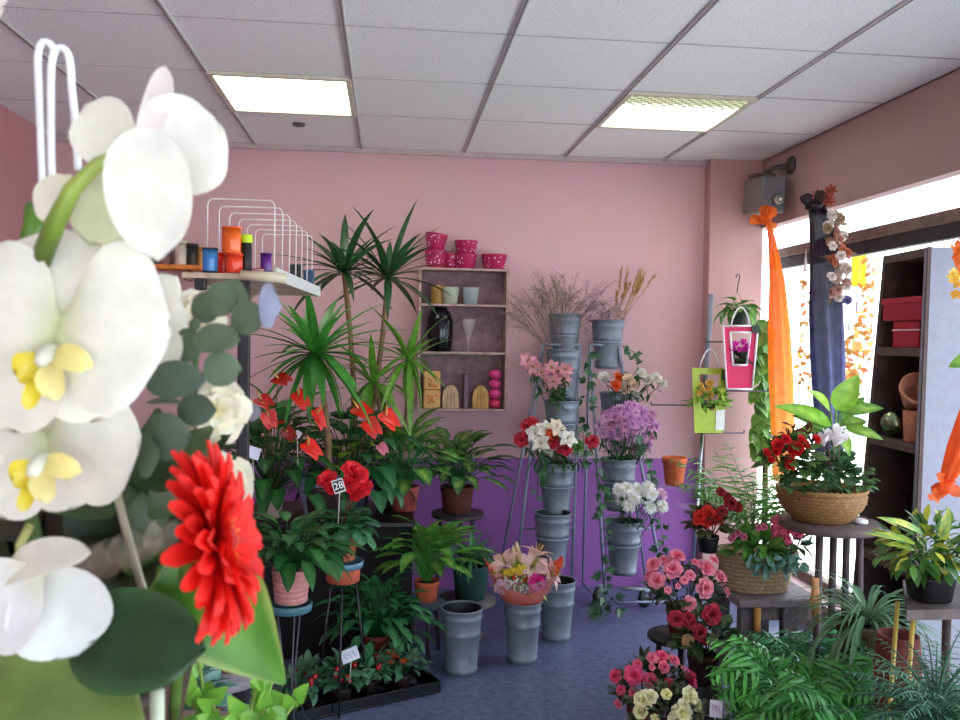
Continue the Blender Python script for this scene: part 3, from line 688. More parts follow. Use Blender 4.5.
# --- tray with ornamental peppers
p1, p2 = floor_at(318, 720), floor_at(441, 693)
dx = (p2-p1).normalized(); dy = V((-dx.y, dx.x, 0)); L_ = (p2-p1).length; Wd = .21
R = Matrix((dx, dy, Z)).transposed()
t = thing('tray', 'black plastic tray on the floor holding small pepper plants', 'tray', p1+dx*L_/2+dy*Wd/2)
def tb(a, b): return MB().add([p1+R @ V(v) for v in MB().box(a, b, (0, 0, 0), .003).v], [q for q in MB().box(a, b, (0, 0, 0), .003).f], C('14141a'))
tb((-.12, 0, .001), (L_, Wd, .012)).build('tray_bottom', 'gloss', t, smooth=False)
for a, b in (((-.12, 0, .01), (L_, .01, .05)), ((-.12, Wd-.01, .01), (L_, Wd, .05)), ((-.12, 0, .01), (-.11, Wd, .05)), ((L_-.01, 0, .01), (L_, Wd, .05))):
    tb(a, b).build('tray_side', 'gloss', t, smooth=False)
for u_, w_, kind, lab in ((-.02, .1, 0, 'leafy pepper plant with dark red fruit, left in the tray'), (.14, .11, 0, 'pepper plant with shiny red fruit in the middle of the tray'), (.26, .13, 0, 'pepper plant between the shiny-fruited one and the orange-flowered one in the tray'), (.41, .12, 1, 'orange-flowered little plant at right end of the black tray')):
    b = p1+dx*u_+dy*w_+Z*.0125
    t = thing('pepper_plant', lab, 'plant', b)
    pot(t, b, .042, .034, .05, C('2a1c1c'), mat='satin')
    bush(MB(), b+Z*.09, .085, .085, .085, 90, .055, .03, C('3a6a48'), C('5a8a6a')).build('foliage', 'leaf', t)
    for k in range(7):
        a = rnd.uniform(0, 6.3); q = b+V((cos(a)*.05, sin(a)*.04-.03, .12+rnd.uniform(-.02, .035)))
        if kind: flower(t, 'flower', star(MB(), q, V((rnd.uniform(-.4, .4), -.4, 1)).normalized(), .02, C('f0501c'), C('f07030')))
        else: MB().ball(q, .011, C('a8141c'), 8).build('fruit', 'gloss', t)
card(350, 655, 3.36, .07, .052, 'white price card with blue handwriting above the black tray', 'dfe8f4', .09, -.2, -.45, -.6, None, None, '4a86b0')
card(254, 453, 3.6, .05, .05, 'plain white price card on stick at left of the anthurium', 'dcdcf0', .09, .4, .35, -.2)
card(298, 434, 3.68, .03, .028, 'tiny white price card among the anthurium leaves', 'e4e6f0', .12, -.3, .5, -.2)
# --- small table bottom left
Y = 2.3; zt = at(232, 670, Y).z
table(226, Y, zt, .105, 'small round grey table at bottom left behind the gerbera', '8a8488')
b = on(232, Y, zt+.001)
t = thing('succulent', 'little blue-green succulent in terracotta pot on round grey table', 'plant', b)
pot(t, b, .034, .026, .05, C('a85a44'))
clump(MB(), b+Z*.045, 22, .045, .018, .2, 1.2, .5, C('4a7a84'), C('5a8a9a'), None, 'lance', .01).build('foliage', 'leaf', t)
p0 = onfloor(208, 2.0); q = at(208, 618, 2.0)
tag(MB().box(p0-V((.017, .017, 0)), V((p0.x+.017, p0.y+.017, q.z)), C('aeb2c4'), .003).build('post', 'satin', smooth=False), 'pale grey square post standing behind the gerbera leaf', 'post')
# ================================================================== FLOOR BUCKETS AND BOUQUET
ZINC = C('7d8794')
def bucket(base, label, rt=.093, rb=.066, h=.30, group=None):
    def f_(z): return rb+(rt-rb)*z/h
    pr = [(rb*.95, 0), (rb, .004)]
    for z in (h*.06, h*.62, h*.86): pr += [(f_(z-.006), z-.006), (f_(z)+.0045, z), (f_(z+.006), z+.006)]
    pr += [(rt, h-.008), (rt+.005, h-.004), (rt+.003, h), (rt-.003, h), (rt-.006, h-.008, C('24262c')), (f_(h*.5)-.005, h*.5, C('14151a')), (f_(h*.1)-.005, h*.12, C('0c0c10')), (.002, h*.12, C('0c0c10'))]  # zinc inside coloured darker with depth, painting in the shade of the hollow
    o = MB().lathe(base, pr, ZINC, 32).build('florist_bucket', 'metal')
    return tag(o, label, 'bucket', group)
bucket(floor_at(461, 671), 'empty zinc bucket on the floor, left of the bouquet bucket', .093, .07, .29)
bb = floor_at(522, 660); bucket(bb, 'zinc floor bucket holding the wrapped pink lily bouquet', .085, .066, .28)
bucket(floor_at(556, 638), 'empty zinc bucket on the floor, right behind the bouquet', .093, .068, .295)
b = bb+Z*.25
t = thing('bouquet', 'pink lily bouquet in orange and clear cellophane wrap in floor bucket', 'bouquet', b)
top = bb+Z*.28
def wrap(rad, h0, h1, a0, a1, col0, col1, wv, n=30, m_=7):
    vs, cs = [], []
    for i in range(m_+1):
        q = i/m_
        for j in range(n+1):
            a = a0+(a1-a0)*j/n; hh = h0+(h1(a)-h0)*q; r = .078+(rad-.078)*q**.8
            vs.append(top+V((cos(a)*r*1.12, sin(a)*r*.88, hh-.004+wv*q*sin(a*9)))); cs.append(mix(col0, col1, q))
    return MB().add(vs, [(i*(n+1)+j, i*(n+1)+j+1, (i+1)*(n+1)+j+1, (i+1)*(n+1)+j) for i in range(m_) for j in range(n)], cs)
wrap(.165, 0, lambda a: .115+.085*abs(cos(a))**3, -.35, pi+.35, C('d8431c'), C('e8583a'), .006).build('orange_wrap', 'foil', t)
wrap(.128, 0, lambda a: .065+.05*abs(cos(a))**2, pi, 2*pi, C('e04418'), C('e85a2a'), .005).build('orange_wrap', 'foil', t)
wrap(.172, 0, lambda a: .125+.05*abs(cos(a))**2, pi-.15, 2*pi+.15, C('f0d8d8'), C('ffffff'), .006).build('clear_film', 'film', t)
def lily(mb, c, ax, r, col=C('eeb4b8'), core=C('f6e0d0')):
    star(mb, c, ax, r, col, core, 6, .85, 1.0, .5); return mb
for px, py, r, ax in ((506, 556, .075, (-.6, -.4, .9)), (531, 560, .085, (.1, -.8, .7)), (548, 566, .075, (.8, -.5, .5)), (537, 548, .08, (.3, .2, 1))):
    q = at(px, py+8, bb.y); mb = lily(MB(), q, V(ax).normalized(), r); mb.tube([q, b], .003, C('5a8a4a'), 5); flower(t, 'lily', mb)
for px, py in ((513, 556), (520, 552)):
    q = at(px, py, bb.y); mb = MB().lathe(q-Z*.05, [(.004, 0), (.014, .03), (.012, .07), (.003, .1)], C('dcc49a'), 8, ax=V((rnd.uniform(-.3, .1), 0, 1))); flower(t, 'lily_bud', mb)
q = at(538, 584, bb.y-.07); mb = MB(); mum(mb, q, V((.2, -1, .25)).normalized(), .045, C('d81e8a'), C('a8146a'), 22); flower(t, 'gerbera', mb, label='magenta gerbera')
mb = MB()
for k in range(70):
    q = at(rnd.uniform(505, 530), rnd.uniform(575, 600), bb.y-.07+rnd.uniform(0, .05)); mb.ball(q, .006, C('f4efe0'), 4)
    if k % 3 == 0: mb.tube([q, b], .0008, C('8a9a6a'), 3)
mb.build('babys_breath', 'petal', t)
mb = MB()
for k in range(26): mb.ring(at(rnd.uniform(505, 526), rnd.uniform(566, 575), bb.y-.05), V((rnd.uniform(-.5, .5), -.6, .8)), 5, .014, .01, .3, .3, C('d8c030'), C('ecd84a'), nu=2)
mb.build('yellow_filler', 'petal', t)
bush(MB(), at(522, 582, bb.y), .1, .05, .07, 60, .08, .02, C('5a8a2f'), YEL).build('foliage', 'leaf', t)
mb = MB()
for k in range(8): mb.ring(at(rnd.uniform(497, 506), rnd.uniform(580, 592), bb.y-.06), V((-.3, -.8, .5)), 7, .02, .012, .4, .2, C('c88aa8'), C('e0b0c4'), nu=2)
mb.build('mauve_filler', 'petal', t)

# ================================================================== BUCKET STANDS
stl = C('9aa4ba')
HB = .285; RTB, RBB = .096, .066
def rimpos(px, py, Y): return at(px, py, Y)
LB = [(565, 314, 4.86), (563, 349, 4.73), (562, 400, 4.6), (557, 462, 4.47), (553, 512, 4.34)]
RB = [(608, 320, 4.86), (617, 392, 4.7), (619, 458, 4.54), (624, 520, 4.38)]
labsL = ['top bucket of the left stand, zinc, half hidden by dried statice', 'second bucket from top of the left stand, filled with dried statice', 'third bucket from top of left stand with pink alstroemeria', 'fourth bucket from top of left stand with red and white flowers', 'lowest bucket of left stand, empty, with shade painted dark inside']
labsR = ['top bucket of the right stand with wheat ears', 'second bucket of the right stand with white and orange roses', 'third bucket of the right stand with lilac chrysanthemums', 'lowest bucket of right stand with white chrysanthemums']
tops = {}
def stand(bk, labs, key, label, railsx, group):
    p = [at(*q) for q in bk]
    t = thing('bucket_stand', label, 'flower stand', V((p[-1].x, 4.5, 0)))
    pt, pb = p[0], p[-1]
    for s_ in (-1, 1):
        a = at(railsx[0][(s_+1)//2], 345, 4.7); b = at(railsx[1][(s_+1)//2], 600, 4.5); b = V((b.x, 4.5, .03)); a.y = 4.8
        MB().tube([a, b], .0085, stl, 8).build('front_rail', 'metal', t)
        c = V((b.x+s_*.02, 4.97, .03)); MB().tube([a, c], .0075, stl, 8).build('rear_rail', 'metal', t)
        MB().tube([b, V((b.x, 4.5, .05)), c], .007, stl, 8).build('base_bar', 'metal', t)
    a1, a2 = at(railsx[0][0], 345, 4.7), at(railsx[0][1], 345, 4.7); a1.y = a2.y = 4.8
    MB().tube([a1, a2], .008, stl, 8).build('top_bar', 'metal', t)
    for zq in (.06, .45):
        x0, x1 = at(railsx[1][0], 600, 4.5).x, at(railsx[1][1], 600, 4.5).x; q = (zq-.03)/(a1.z-.03); yy = 4.5+(.3)*q
        MB().tube([V((x0+(a1.x-x0)*q, yy, zq)), V((x1+(a2.x-x1)*q, yy, zq))], .006, stl, 8).build('cross_bar', 'metal', t)
    for i, (q, lab) in enumerate(zip(p, labs)):
        base = q-Z*HB
        bucket(base, lab, RTB, RBB, HB); tops[key+str(i)] = q
        zr = base+Z*(HB*.55); rr = RBB+(RTB-RBB)*.55+.008
        MB().tube([zr+V((cos(k*pi/12)*rr, sin(k*pi/12)*rr, 0)) for k in range(25)], .0035, stl, 6, cap=False).build('bucket_ring', 'metal', t)
        MB().tube([zr+V((0, rr, 0)), zr+V((0, rr+.06, 0))], .004, stl, 6).build('ring_arm', 'metal', t)
    return t
stand(LB, labsL, 'L', 'left metal ladder stand carrying five zinc flower buckets', ((546, 584), (512, 571)), None)
ts = stand(RB, labsR, 'R', 'right metal ladder stand on castors carrying four zinc flower buckets', ((594, 623), (606, 668)), None)
for px, py in ((645, 607), (600, 605)):
    c0 = floor_at(px, py)+Z*.053; mb = MB()
    o = MB().box(c0+V((-.016, -.02, 0)), c0+V((.016, .02, .06)), stl, .004).build('caster_fork', 'metal', ts, smooth=False)
    w_ = MB().lathe(c0-V((.011, 0, 0)), [(.015, -.001, C('8a8a90')), (.032, -.001, C('5a5a60')), (.037, 0, C('18181c')), (.052, .003, C('18181c')), (.053, .011, C('18181c')), (.052, .019, C('18181c')), (.03, .022, C('18181c')), (.012, .023, C('8a8a90'))], C('18181c'), 24, ax=V((.55, -.83, 0)).normalized()).build('caster_wheel', 'satin', o)
MB().tube([floor_at(622, 606)+Z*.1, floor_at(649, 608)+Z*.1], .012, C('b8bec8'), 8).build('castor_arm', 'metal', ts)

# ------------------------------------------------------------------ cut flowers
def cut(name, label, cat, group, px, py, Y, root, build, mat='petal', rad=.0022, scol='4a7a3a', leaves=0, part='bloom'):
    c0 = at(px, py, Y); t = thing(name, label, cat, V(root), group)
    mb = MB(); build(mb, c0); mb.build(part, mat, t)
    mb = MB().tube(curve(V(root), c0, .02, 6, V((0, -1, 0))), rad, C(scol), 5)
    for k in range(leaves):
        q = V(root).lerp(c0, rnd.uniform(.55, .95)); mb.blade(q, rv()+V((0, -.5, .2)), (Z+rv(.4)).normalized(), .07, .018, .8, 'lance', .1, mul(C(scol), rnd.uniform(.6, 1.2)))
    mb.build('stem', 'leaf', t)
    return t
def rootin(k): return tops[k]+V((rnd.uniform(-.035, .035), rnd.uniform(-.035, .035), -.16))
# dried statice
def sprig(base, end, col, dot, label, group, n=9):
    mb = fl = MB()
    mid = V(base).lerp(V(end), .55); main = curve(base, end, .03, 6, V((0, 0, 1))); mb.tube(main, .0012, C('8a7a68'), 4)
    for k in range(n):
        q = main[rnd.randint(2, 5)]; e = V(end)+V((rnd.uniform(-.12, .12), rnd.uniform(-.07, .07), rnd.uniform(-.1, .07)))
        br = curve(q, e, .015, 4); mb.tube(br, .0008, C('8f8070'), 4)
        for j in range(9):
            z = br[rnd.randint(2, 4)]+rv(.022); mb.tube([br[2], z], .0005, C('8f8070'), 3)
            fl.ring(z, (rv(.6)+V((0, -.4, .8))), 4, .008, .007, .6, 0, C(col), C(dot), nu=1, jit=.2)
    tag(mb.build('statice_sprig', 'petal', loc=base), label, 'dried flower', group)
for k in range(9):
    a = k/8; e = at(512+52*a+rnd.uniform(-4, 4), 318-28*sin(a*2.2)+rnd.uniform(-12, 14), 4.6+rnd.uniform(-.08, .1))
    sprig(rootin('L1'), e, '8a7a7c', 'b0a0a8', 'grey dried statice sprig spreading left from second bucket of left stand', 'grey statice in second left bucket', 8)
for k in range(8):
    a = k/7; e = at(556+52*a+rnd.uniform(-4, 4), 292+rnd.uniform(-15, 18)+14*a, 4.78+rnd.uniform(-.06, .1))
    sprig(rootin('L0'), e, '6a4a78', '8a6a9c', 'purple dried statice sprig rising from top bucket of left stand', 'purple statice in top left bucket', 7)
# wheat
for k in range(12):
    ex, ey = (rnd.uniform(620, 646), rnd.uniform(268, 284)) if k < 10 else ((655, 275), (617, 292))[k-10]
    r0 = tops['R0']+V((rnd.uniform(.01, .05), rnd.uniform(-.03, .03), -.1)); e = at(ex, ey, 4.84+rnd.uniform(-.04, .04))
    t = thing('wheat_stalk', 'golden dried wheat ear in the top bucket of right stand', 'wheat', r0, 'wheat ears in top right bucket')
    m_ = r0.lerp(e, .68); MB().tube([r0, m_], .0018, C('b08a4a'), 5).build('stem', 'matte_leaf', t)
    mb = MB(); d = (e-m_).normalized()
    for j in range(26):
        q = m_.lerp(e, j/26); o = (rv().cross(d)).normalized(); mb.blade(q, d+o*.45, o, .024, .008, -.2, 'lance', .1, C('c39a52'), C('a87a3a'), nu=2)
        if j % 2: mb.tube([q, q+d*.05+o*.012], .0006, C('c8a868'), 3)
    mb.build('ear', 'matte_leaf', t)
for k in range(5):
    e = at(rnd.uniform(597, 614), rnd.uniform(302, 313), 4.78); sprig(tops['R0']+V((-.03, -.03, -.12)), e, '7a6a9a', '9a86b8', 'mauve dried statice tuft beside the wheat in top right bucket', 'mauve statice in top right bucket', 4)
# pink alstroemeria
for px, py in ((527, 362), (534, 368), (541, 374), (552, 369), (558, 374), (563, 381), (554, 382), (566, 371)):
    ax = V((rnd.uniform(-.5, .4), -.7, rnd.uniform(.2, .8))).normalized()
    cut('alstroemeria', 'pink alstroemeria in third bucket of the left stand', 'flower', 'pink alstroemeria in third left bucket', px, py, 4.5+rnd.uniform(-.04, .03), rootin('L2'), lambda mb, c: (star(mb, c, ax, .05, C('d8809a'), C('f0c0c4'), 6, .8, .8, .55), star(mb, c-ax*.01, ax, .04, C('e8a8b4'), C('f4d8d0'), 6, .5, .8, .5)), leaves=10, scol='3f6a34')
# red, white, orange mix
MIX = [(527, 427, 'r'), (535, 434, 'w'), (545, 430, 'w'), (521, 440, 'r'), (552, 437, 'o'), (556, 428, 'p'), (541, 444, 'w'), (549, 449, 'w'), (567, 439, 'w'), (565, 449, 'r'), (592, 441, 'r'), (533, 423, 'r'), (577, 446, 'g'), (552, 442, 'r')]
MC = {'r': ('c8243c', 'red freesia'), 'w': ('f2f0ea', 'white freesia'), 'o': ('e0562c', 'orange freesia'), 'p': ('e8d0a8', 'cream freesia'), 'g': ('4a7a3a', 'green spray')}
MGR = {'r': 'red freesias in fourth left bucket', 'w': 'white freesias in fourth left bucket'}
for px, py, k in MIX:
    ax = V((rnd.uniform(-.5, .5), -.8, rnd.uniform(.1, .7))).normalized(); cc = C(MC[k][0])
    cut('freesia', MC[k][1]+' among mixed flowers in fourth bucket of left stand', 'flower', MGR.get(k), px, py, 4.37+rnd.uniform(-.03, .04), rootin('L3'), lambda mb, c: (ruffle(mb, c, ax, .044, cc, mul(cc, .8)) if k in 'rog' else star(mb, c, ax, .05, cc, C('eeeade'), 6, .6, .8, .7)), leaves=9, scol='3a6a34')
# roses
for px, py, k in ((604, 378, 'w'), (617, 379, 'o'), (615, 387, 'o'), (628, 380, 'c'), (641, 375, 'w'), (634, 386, 'c'), (648, 381, 'w'), (633, 394, 'w'), (661, 385, 'w'), (655, 379, 'w'), (624, 391, 'c')):
    ax = V((rnd.uniform(-.4, .4), -.8, .5)).normalized(); cc = {'w': C('f4f0e6'), 'o': C('f0672c'), 'c': C('f2dcc0')}[k]
    lab = {'w': 'white rose in second bucket of the right stand', 'o': 'orange rose in second bucket of the right stand', 'c': 'cream peach rose in second bucket of the right stand'}[k]
    cut('rose', lab, 'flower', {'w': 'white roses on right stand', 'o': 'orange roses on right stand', 'c': 'cream roses on right stand'}[k], px, py, 4.58+rnd.uniform(-.05, .04), rootin('R1'), lambda mb, c: rose(mb, c, ax, .036, cc, mul(cc, .9)), leaves=4, scol='2f5a34')
# lilac chrysanthemums
for k in range(40):
    a = k*2.4; q = sqrt((k+.5)/40); px, py = 629+q*cos(a)*30, 424+q*sin(a)*24+(4 if q > .8 else 0)
    ax = V((q*cos(a)*.9, -.9, -q*sin(a)*.7+.25)).normalized()
    cc = C(rnd.choice(('d9a0d0', 'cf92c8', 'e0b0d4', 'd898bc')))
    cut('chrysanthemum', 'lilac chrysanthemum bloom in third bucket of the right stand', 'flower', 'lilac chrysanthemums on right stand', px, py, 4.42+q*.07, rootin('R2'), lambda mb, c: mum(mb, c, ax, .033, cc, C('b87ab4'), 13), leaves=3, scol='2f5a34')
# white chrysanthemums
for px, py in ((619, 490), (627, 488), (637, 489), (648, 487), (622, 499), (652, 494), (629, 506), (641, 497), (650, 507), (662, 506), (634, 498)):
    ax = V((rnd.uniform(-.4, .4), -.9, rnd.uniform(.2, .6))).normalized()
    cut('chrysanthemum', 'white chrysanthemum bloom in lowest bucket of the right stand', 'flower', 'white chrysanthemums on right stand', px, py, 4.28+rnd.uniform(-.03, .05), rootin('R3'), lambda mb, c: mum(mb, c, ax, .036, C('f4f4f0'), C('f0ecc0'), 18), leaves=4, scol='2f5a34')
for px, py in ((661, 492), (664, 495)):
    ax = V((.3, -.8, .4)).normalized()
    cut('chrysanthemum', 'pale pink chrysanthemum at right edge of the lowest right bucket', 'flower', 'pale pink chrysanthemums', px, py, 4.3, rootin('R3'), lambda mb, c: mum(mb, c, ax, .025, C('e0b8d0'), C('d0a0c0'), 14))
# ivy trails
IV = [([(592, 350), (590, 372), (586, 400), (588, 425)], 4.55, 15, 'ivy trail hanging left of the right stand top'), ([(622, 346), (634, 352), (638, 368), (630, 380)], 4.58, 14, 'ivy trail at right of the top bar of the right stand'), ([(597, 455), (600, 490), (604, 520), (606, 560), (604, 590), (596, 604)], 4.3, 34, 'long ivy trail running down the left rail to the floor'), ([(642, 440), (648, 462), (652, 480), (660, 520), (664, 545), (656, 552)], 4.33, 24, 'ivy trail down the right rail beside white chrysanthemums'), ([(583, 432), (584, 455), (581, 474)], 4.35, 10, 'short ivy trail between the two bucket stands'), ([(540, 455), (538, 475), (537, 500)], 4.32, 9, 'short ivy trail at left of fourth left bucket'), ([(622, 606), (612, 600), (600, 606), (592, 610)], 4.42, 12, 'ivy end trailing on the floor under right stand')]
for pts, Y, n, lab in IV:
    P = [at(x, y, Y+rnd.uniform(-.02, .02)) for x, y in pts]
    tag(vine(MB(), P, n, .05, C('2f5a38'), C('4a7a54')).build('ivy', 'leaf'), lab, 'ivy')
# ================================================================== DISPLAY POLE WITH HANGING BAGS
Y = 4.5
pt, pb = at(711.5, 294, Y), onfloor(690, Y)
t = thing('display_pole', 'chrome display pole with wire arms, right of the bucket stands', 'display stand', pb)
def pl(py):
    z = at(700, py, Y).z; return pb.lerp(pt, z/pt.z)
MB().tube([pb, pl(430)], .0105, C('aab0bc'), 12).build('pole', 'chrome', t)
MB().tube([pl(430), pt], .0145, C('8a909c'), 12).build('pole_sleeve', 'metal', t)
MB().lathe(pb, [(.12, 0), (.12, .008), (.02, .014)], C('6a6a72'), 24).build('base', 'metal', t)
def arm(x0, x1, py, lab='wire_arm', r=.004):
    a, b = at(x0, py, Y-.02), at(x1, py, Y-.02); b.z = a.z = (a.z+b.z)/2
    mb = MB().tube([a, b], r, C('4a4e5a'), 6)
    for q in (a, b): mb.tube([q, q+Z*.018], r, C('3a3e4a'), 6)
    return mb.build(lab, 'metal', t)
arm(651, 694, 405); arm(697, 744, 433); arm(706, 742, 342); arm(724, 768, 391)
for py, x0, x1 in ((485, 656, 708), (505, 676, 712)):
    a, b = at(x0, py, Y), at(x1, py, Y); z = (a.z+b.z)/2
    MB().box((a.x, Y-.07, z-.004), (b.x, Y+.05, z), C('b8bcd0'), .002).build('glass_shelf', 'film', t, smooth=False)
sh = at(674, 485, Y-.01)
t = thing('flower_pot', 'empty orange terracotta pot on the small shelf of display pole', 'pot', V((sh.x, Y-.01, sh.z+.001))); b = WL[t]
MB().lathe(b, [(.044, 0), (.048, .004), (.062, .118), (.067, .12), (.069, .148), (.066, .152), (.058, .15), (.042, .012)], C('d0683c'), 28).build('pot_body', 'clay', t)
def bagplanter(x0, x1, y0, y1, yb, Y, col, edge, label, wx):
    """flat open-topped bag with a window cut in its front, px corners"""
    a, b, c, d = at(x0, y0, Y), at(x1, y0, Y), at(x1-wx, y1, Y), at(x0+wx*.6, y1, Y)
    t = thing('bag_planter', label, 'bag', (d+c)/2)
    def P(u, v): return (a.lerp(b, u)).lerp(d.lerp(c, u), v)
    dep = V((.03, .085, .0)); w0, w1 = .2, .8; v0, v1 = .1, .62
    vs = [P(0, 0), P(1, 0), P(1, 1), P(0, 1), P(w0, v0), P(w1, v0), P(w1-.06, v1), P(w0+.06, v1)]
    mb = MB(); f4 = [(0, 1, 5, 4), (1, 2, 6, 5), (2, 3, 7, 6), (3, 0, 4, 7)]
    mb.add(vs+[v+dep*.04 for v in vs], f4+[tuple(i+8 for i in reversed(f)) for f in f4], C(col)); mb.build('front_panel', 'satin', t, smooth=False)
    mb = MB().add([P(0, .55), P(1, .55), P(1, 1), P(0, 1), P(0, .55)+dep, P(1, .55)+dep, P(1, 1)+dep, P(0, 1)+dep], [(1, 5, 6, 2), (0, 3, 7, 4), (4, 7, 6, 5), (3, 2, 6, 7)], mul(C(col), .9))
    mb.build('side_panel', 'satin', t, smooth=False)
    if edge:
        mb = MB()
        for q in ([P(0, 0), P(1, 0), P(1, 1), P(0, 1), P(0, 0)], [P(w0, v0), P(w1, v0), P(w1-.06, v1), P(w0+.06, v1), P(w0, v0)]):
            for i in range(4): mb.tube([q[i]-dep*.05, q[i+1]-dep*.05], .0055, C('f4f0f4'), 6)
        mb.build('white_edging', 'satin', t)
    h0, h1 = P(.22, .02), P(.78, .02); hz = (b-a).length*.55
    MB().tube([h0.lerp(h1, i/12)+Z*(hz*sin(pi*i/12)**.7)+dep*.1 for i in range(13)], .0045, C('f2eef2'), 8).build('handle', 'satin', t)
    return t, P, dep
t, P, dep = bagplanter(692, 727, 368, 433, 0, 4.44, 'b9cf4a', False, 'lime green bag planter with white handle holding yellow-flowered plant', 4)
q = P(.9, .05); MB().box(q+V((-.012, -.012, -.05)), q+V((.022, -.009, .01)), C('3a4a34'), .002).build('tag', 'satin', t, smooth=False)
MB().box(P(.72, .7)+V((0, -.004, -.09)), P(.95, .7)+V((.01, -.002, .02)), C('f4f6f0'), .002).build('white_label', 'satin', t, smooth=False)
b = P(.5, .75)+dep*.5; t = thing('kalanchoe', 'yellow kalanchoe growing out of the lime green bag', 'plant', b)
pot(t, b-Z*.02, .045, .035, .07, C('8a5a3a'))
bush(MB(), P(.52, .55)+dep*.3, .11, .07, .075, 90, .05, .03, C('5f9a34'), C('8aba44')).build('foliage', 'leaf', t)
for k in range(14):
    q = at(rnd.uniform(697, 712), rnd.uniform(381, 398), 4.43); flower(t, 'flower', ruffle(MB(), q, V((rnd.uniform(-.4, .4), -.8, .5)), .018, C('f0c860'), C('e8b040')))
t, P, dep = bagplanter(723, 758, 326, 389, 0, 4.36, 'ea2a68', True, 'hot pink bag planter with white edging and handle', 6)
q = P(.9, .02); MB().box(q+V((-.02, -.014, -.03)), q+V((.02, -.011, .012)), C('3a4a3a'), .002).build('tag', 'satin', t, smooth=False)
b = P(.5, .85)+dep*.5; t = thing('cyclamen', 'magenta cyclamen inside the hot pink bag window', 'plant', b)
pot(t, b-Z*.03, .042, .034, .09, C('4a3a34'))
bush(MB(), P(.5, .52)+dep*.5, .055, .035, .04, 50, .04, .035, C('3a5a3a'), prof='round').build('foliage', 'leaf', t)
for px, py in ((735, 347), (742, 345), (747, 349), (738, 353), (744, 352), (731, 352)):
    q = at(px, py, 4.37); mb = MB(); mb.ring(q, V((rnd.uniform(-.3, .3), -.5, .7)), 5, .036, .028, .9, -.3, C('c81a9a'), C('f04ac8'), .002, 'obov', nu=4); mb.tube([q, b], .0015, C('6a4a4a'), 4); flower(t, 'flower', mb)
# hook with hanging pothos
hk = at(738, 276, 4.6); pb_ = at(739, 318, 4.6)
t = thing('hanging_plant', 'trailing pothos hanging on a wire hook behind the pink bag', 'hanging plant', pb_)
pot(t, pb_-Z*.05, .06, .045, .09, C('2f3a34'), mat='satin')
s_ = .0053
MB().tube([hk+V((-.012, 0, -.01)), hk+V((-.008, 0, .006)), hk+V((.006, 0, .01)), hk+V((.012, 0, -.004)), hk+V((.004, 0, -.035)), hk+V((-.004, 0, -.09))], .0035, C('5a5a62'), 6).build('hook', 'metal', t)
mb = MB()
for sx in (-1, 1): mb.tube([hk+V((-.004, 0, -.09)), pb_+V((sx*.055, 0, .04))], .0014, C('7a7a84'), 5)
mb.build('hanger_wire', 'metal', t)
clump(MB(), pb_+Z*.03, 26, .09, .07, -.2, 1.2, .9, C('4a8a3a'), C('5a9a44'), C('8ab85a'), 'heart', .07, 5, 4).build('foliage', 'leaf', t)
b = at(764, 400, 4.72)
t = thing('pothos', 'dense pothos climbing at the pillar edge behind the orange tulle', 'plant', onfloor(764, 4.72))
fb = onfloor(764, 4.72); pot(t, fb, .11, .085, .2, C('3a302c'))
MB().tube([fb+Z*.16, at(766, 330, 4.74)], .018, C('5a4a34'), 8).build('moss_pole', 'soil', t)
mb = MB()
for k in range(150):
    py = rnd.uniform(318, 455); q = at(766+rnd.uniform(-13, 4)*(1 if py > 340 else .5), py, 4.7+rnd.uniform(-.07, .03))
    d = (V((rnd.uniform(-1, 1), -.5, -.9))).normalized(); mb.blade(q, d, V((rnd.uniform(-.4, .4), -.8, .6)), .085, .065, .6, 'heart', .1, mul(C('4a8a38'), rnd.uniform(.6, 1.4)), C('7ab04a'), nu=4)
mb.build('foliage', 'leaf', t)

# ================================================================== DEVICE, TULLE, GARLANDS ON THE BULKHEAD
c0 = at(763, 196, 4.62)
t = thing('security_camera', 'boxy grey camera housing on a bracket in the top right corner', 'camera', c0+Z*.15)
R = Matrix.Rotation(-.02, 3, 'Z') @ Matrix.Rotation(.10, 3, 'X')
bx = MB().box(c0+V((-.062, -.13, -.1)), c0+V((.058, .14, .1)), C('77706e'), .012, R, c0); bx.build('housing', 'satin', t, smooth=False)
MB().box(c0+V((-.066, -.15, -.1)), c0+V((.062, -.13, .095)), C('68666c'), .008, R, c0).build('front_plate', 'satin', t, smooth=False)
fc = c0+R @ V((.018, -.151, -.03)); ax = R @ V((0, -1, 0))
MB().lathe(fc, [(.03, 0, C('2a2a2e')), (.03, .012, C('2a2a2e')), (.024, .016, C('8a8a80')), (.022, .04, C('b8b4a4')), (.016, .042, C('3a3a3a')), (.004, .04, C('f0ece0'))], C('8a8a80'), 24, ax=ax).build('lens', 'gloss', t)
MB().box(c0+V((-.05, -.05, .1)), c0+V((.05, .11, .125)), C('4a403e'), .006, R, c0).build('mount_plate', 'satin', t, smooth=False)
MB().tube([c0+Z*.12, c0+V((.05, -.02, .155)), V((RIGHT-.01, c0.y-.08, c0.z+.16))], .014, C('4a403e'), 10).build('bracket_arm', 'satin', t)
MB().lathe(V((RIGHT-.001, c0.y-.08, c0.z+.16)), [(.05, 0), (.05, .012), (.02, .02)], C('4a403e'), 20, ax=V((-1, 0, 0))).build('wall_flange', 'satin', t)
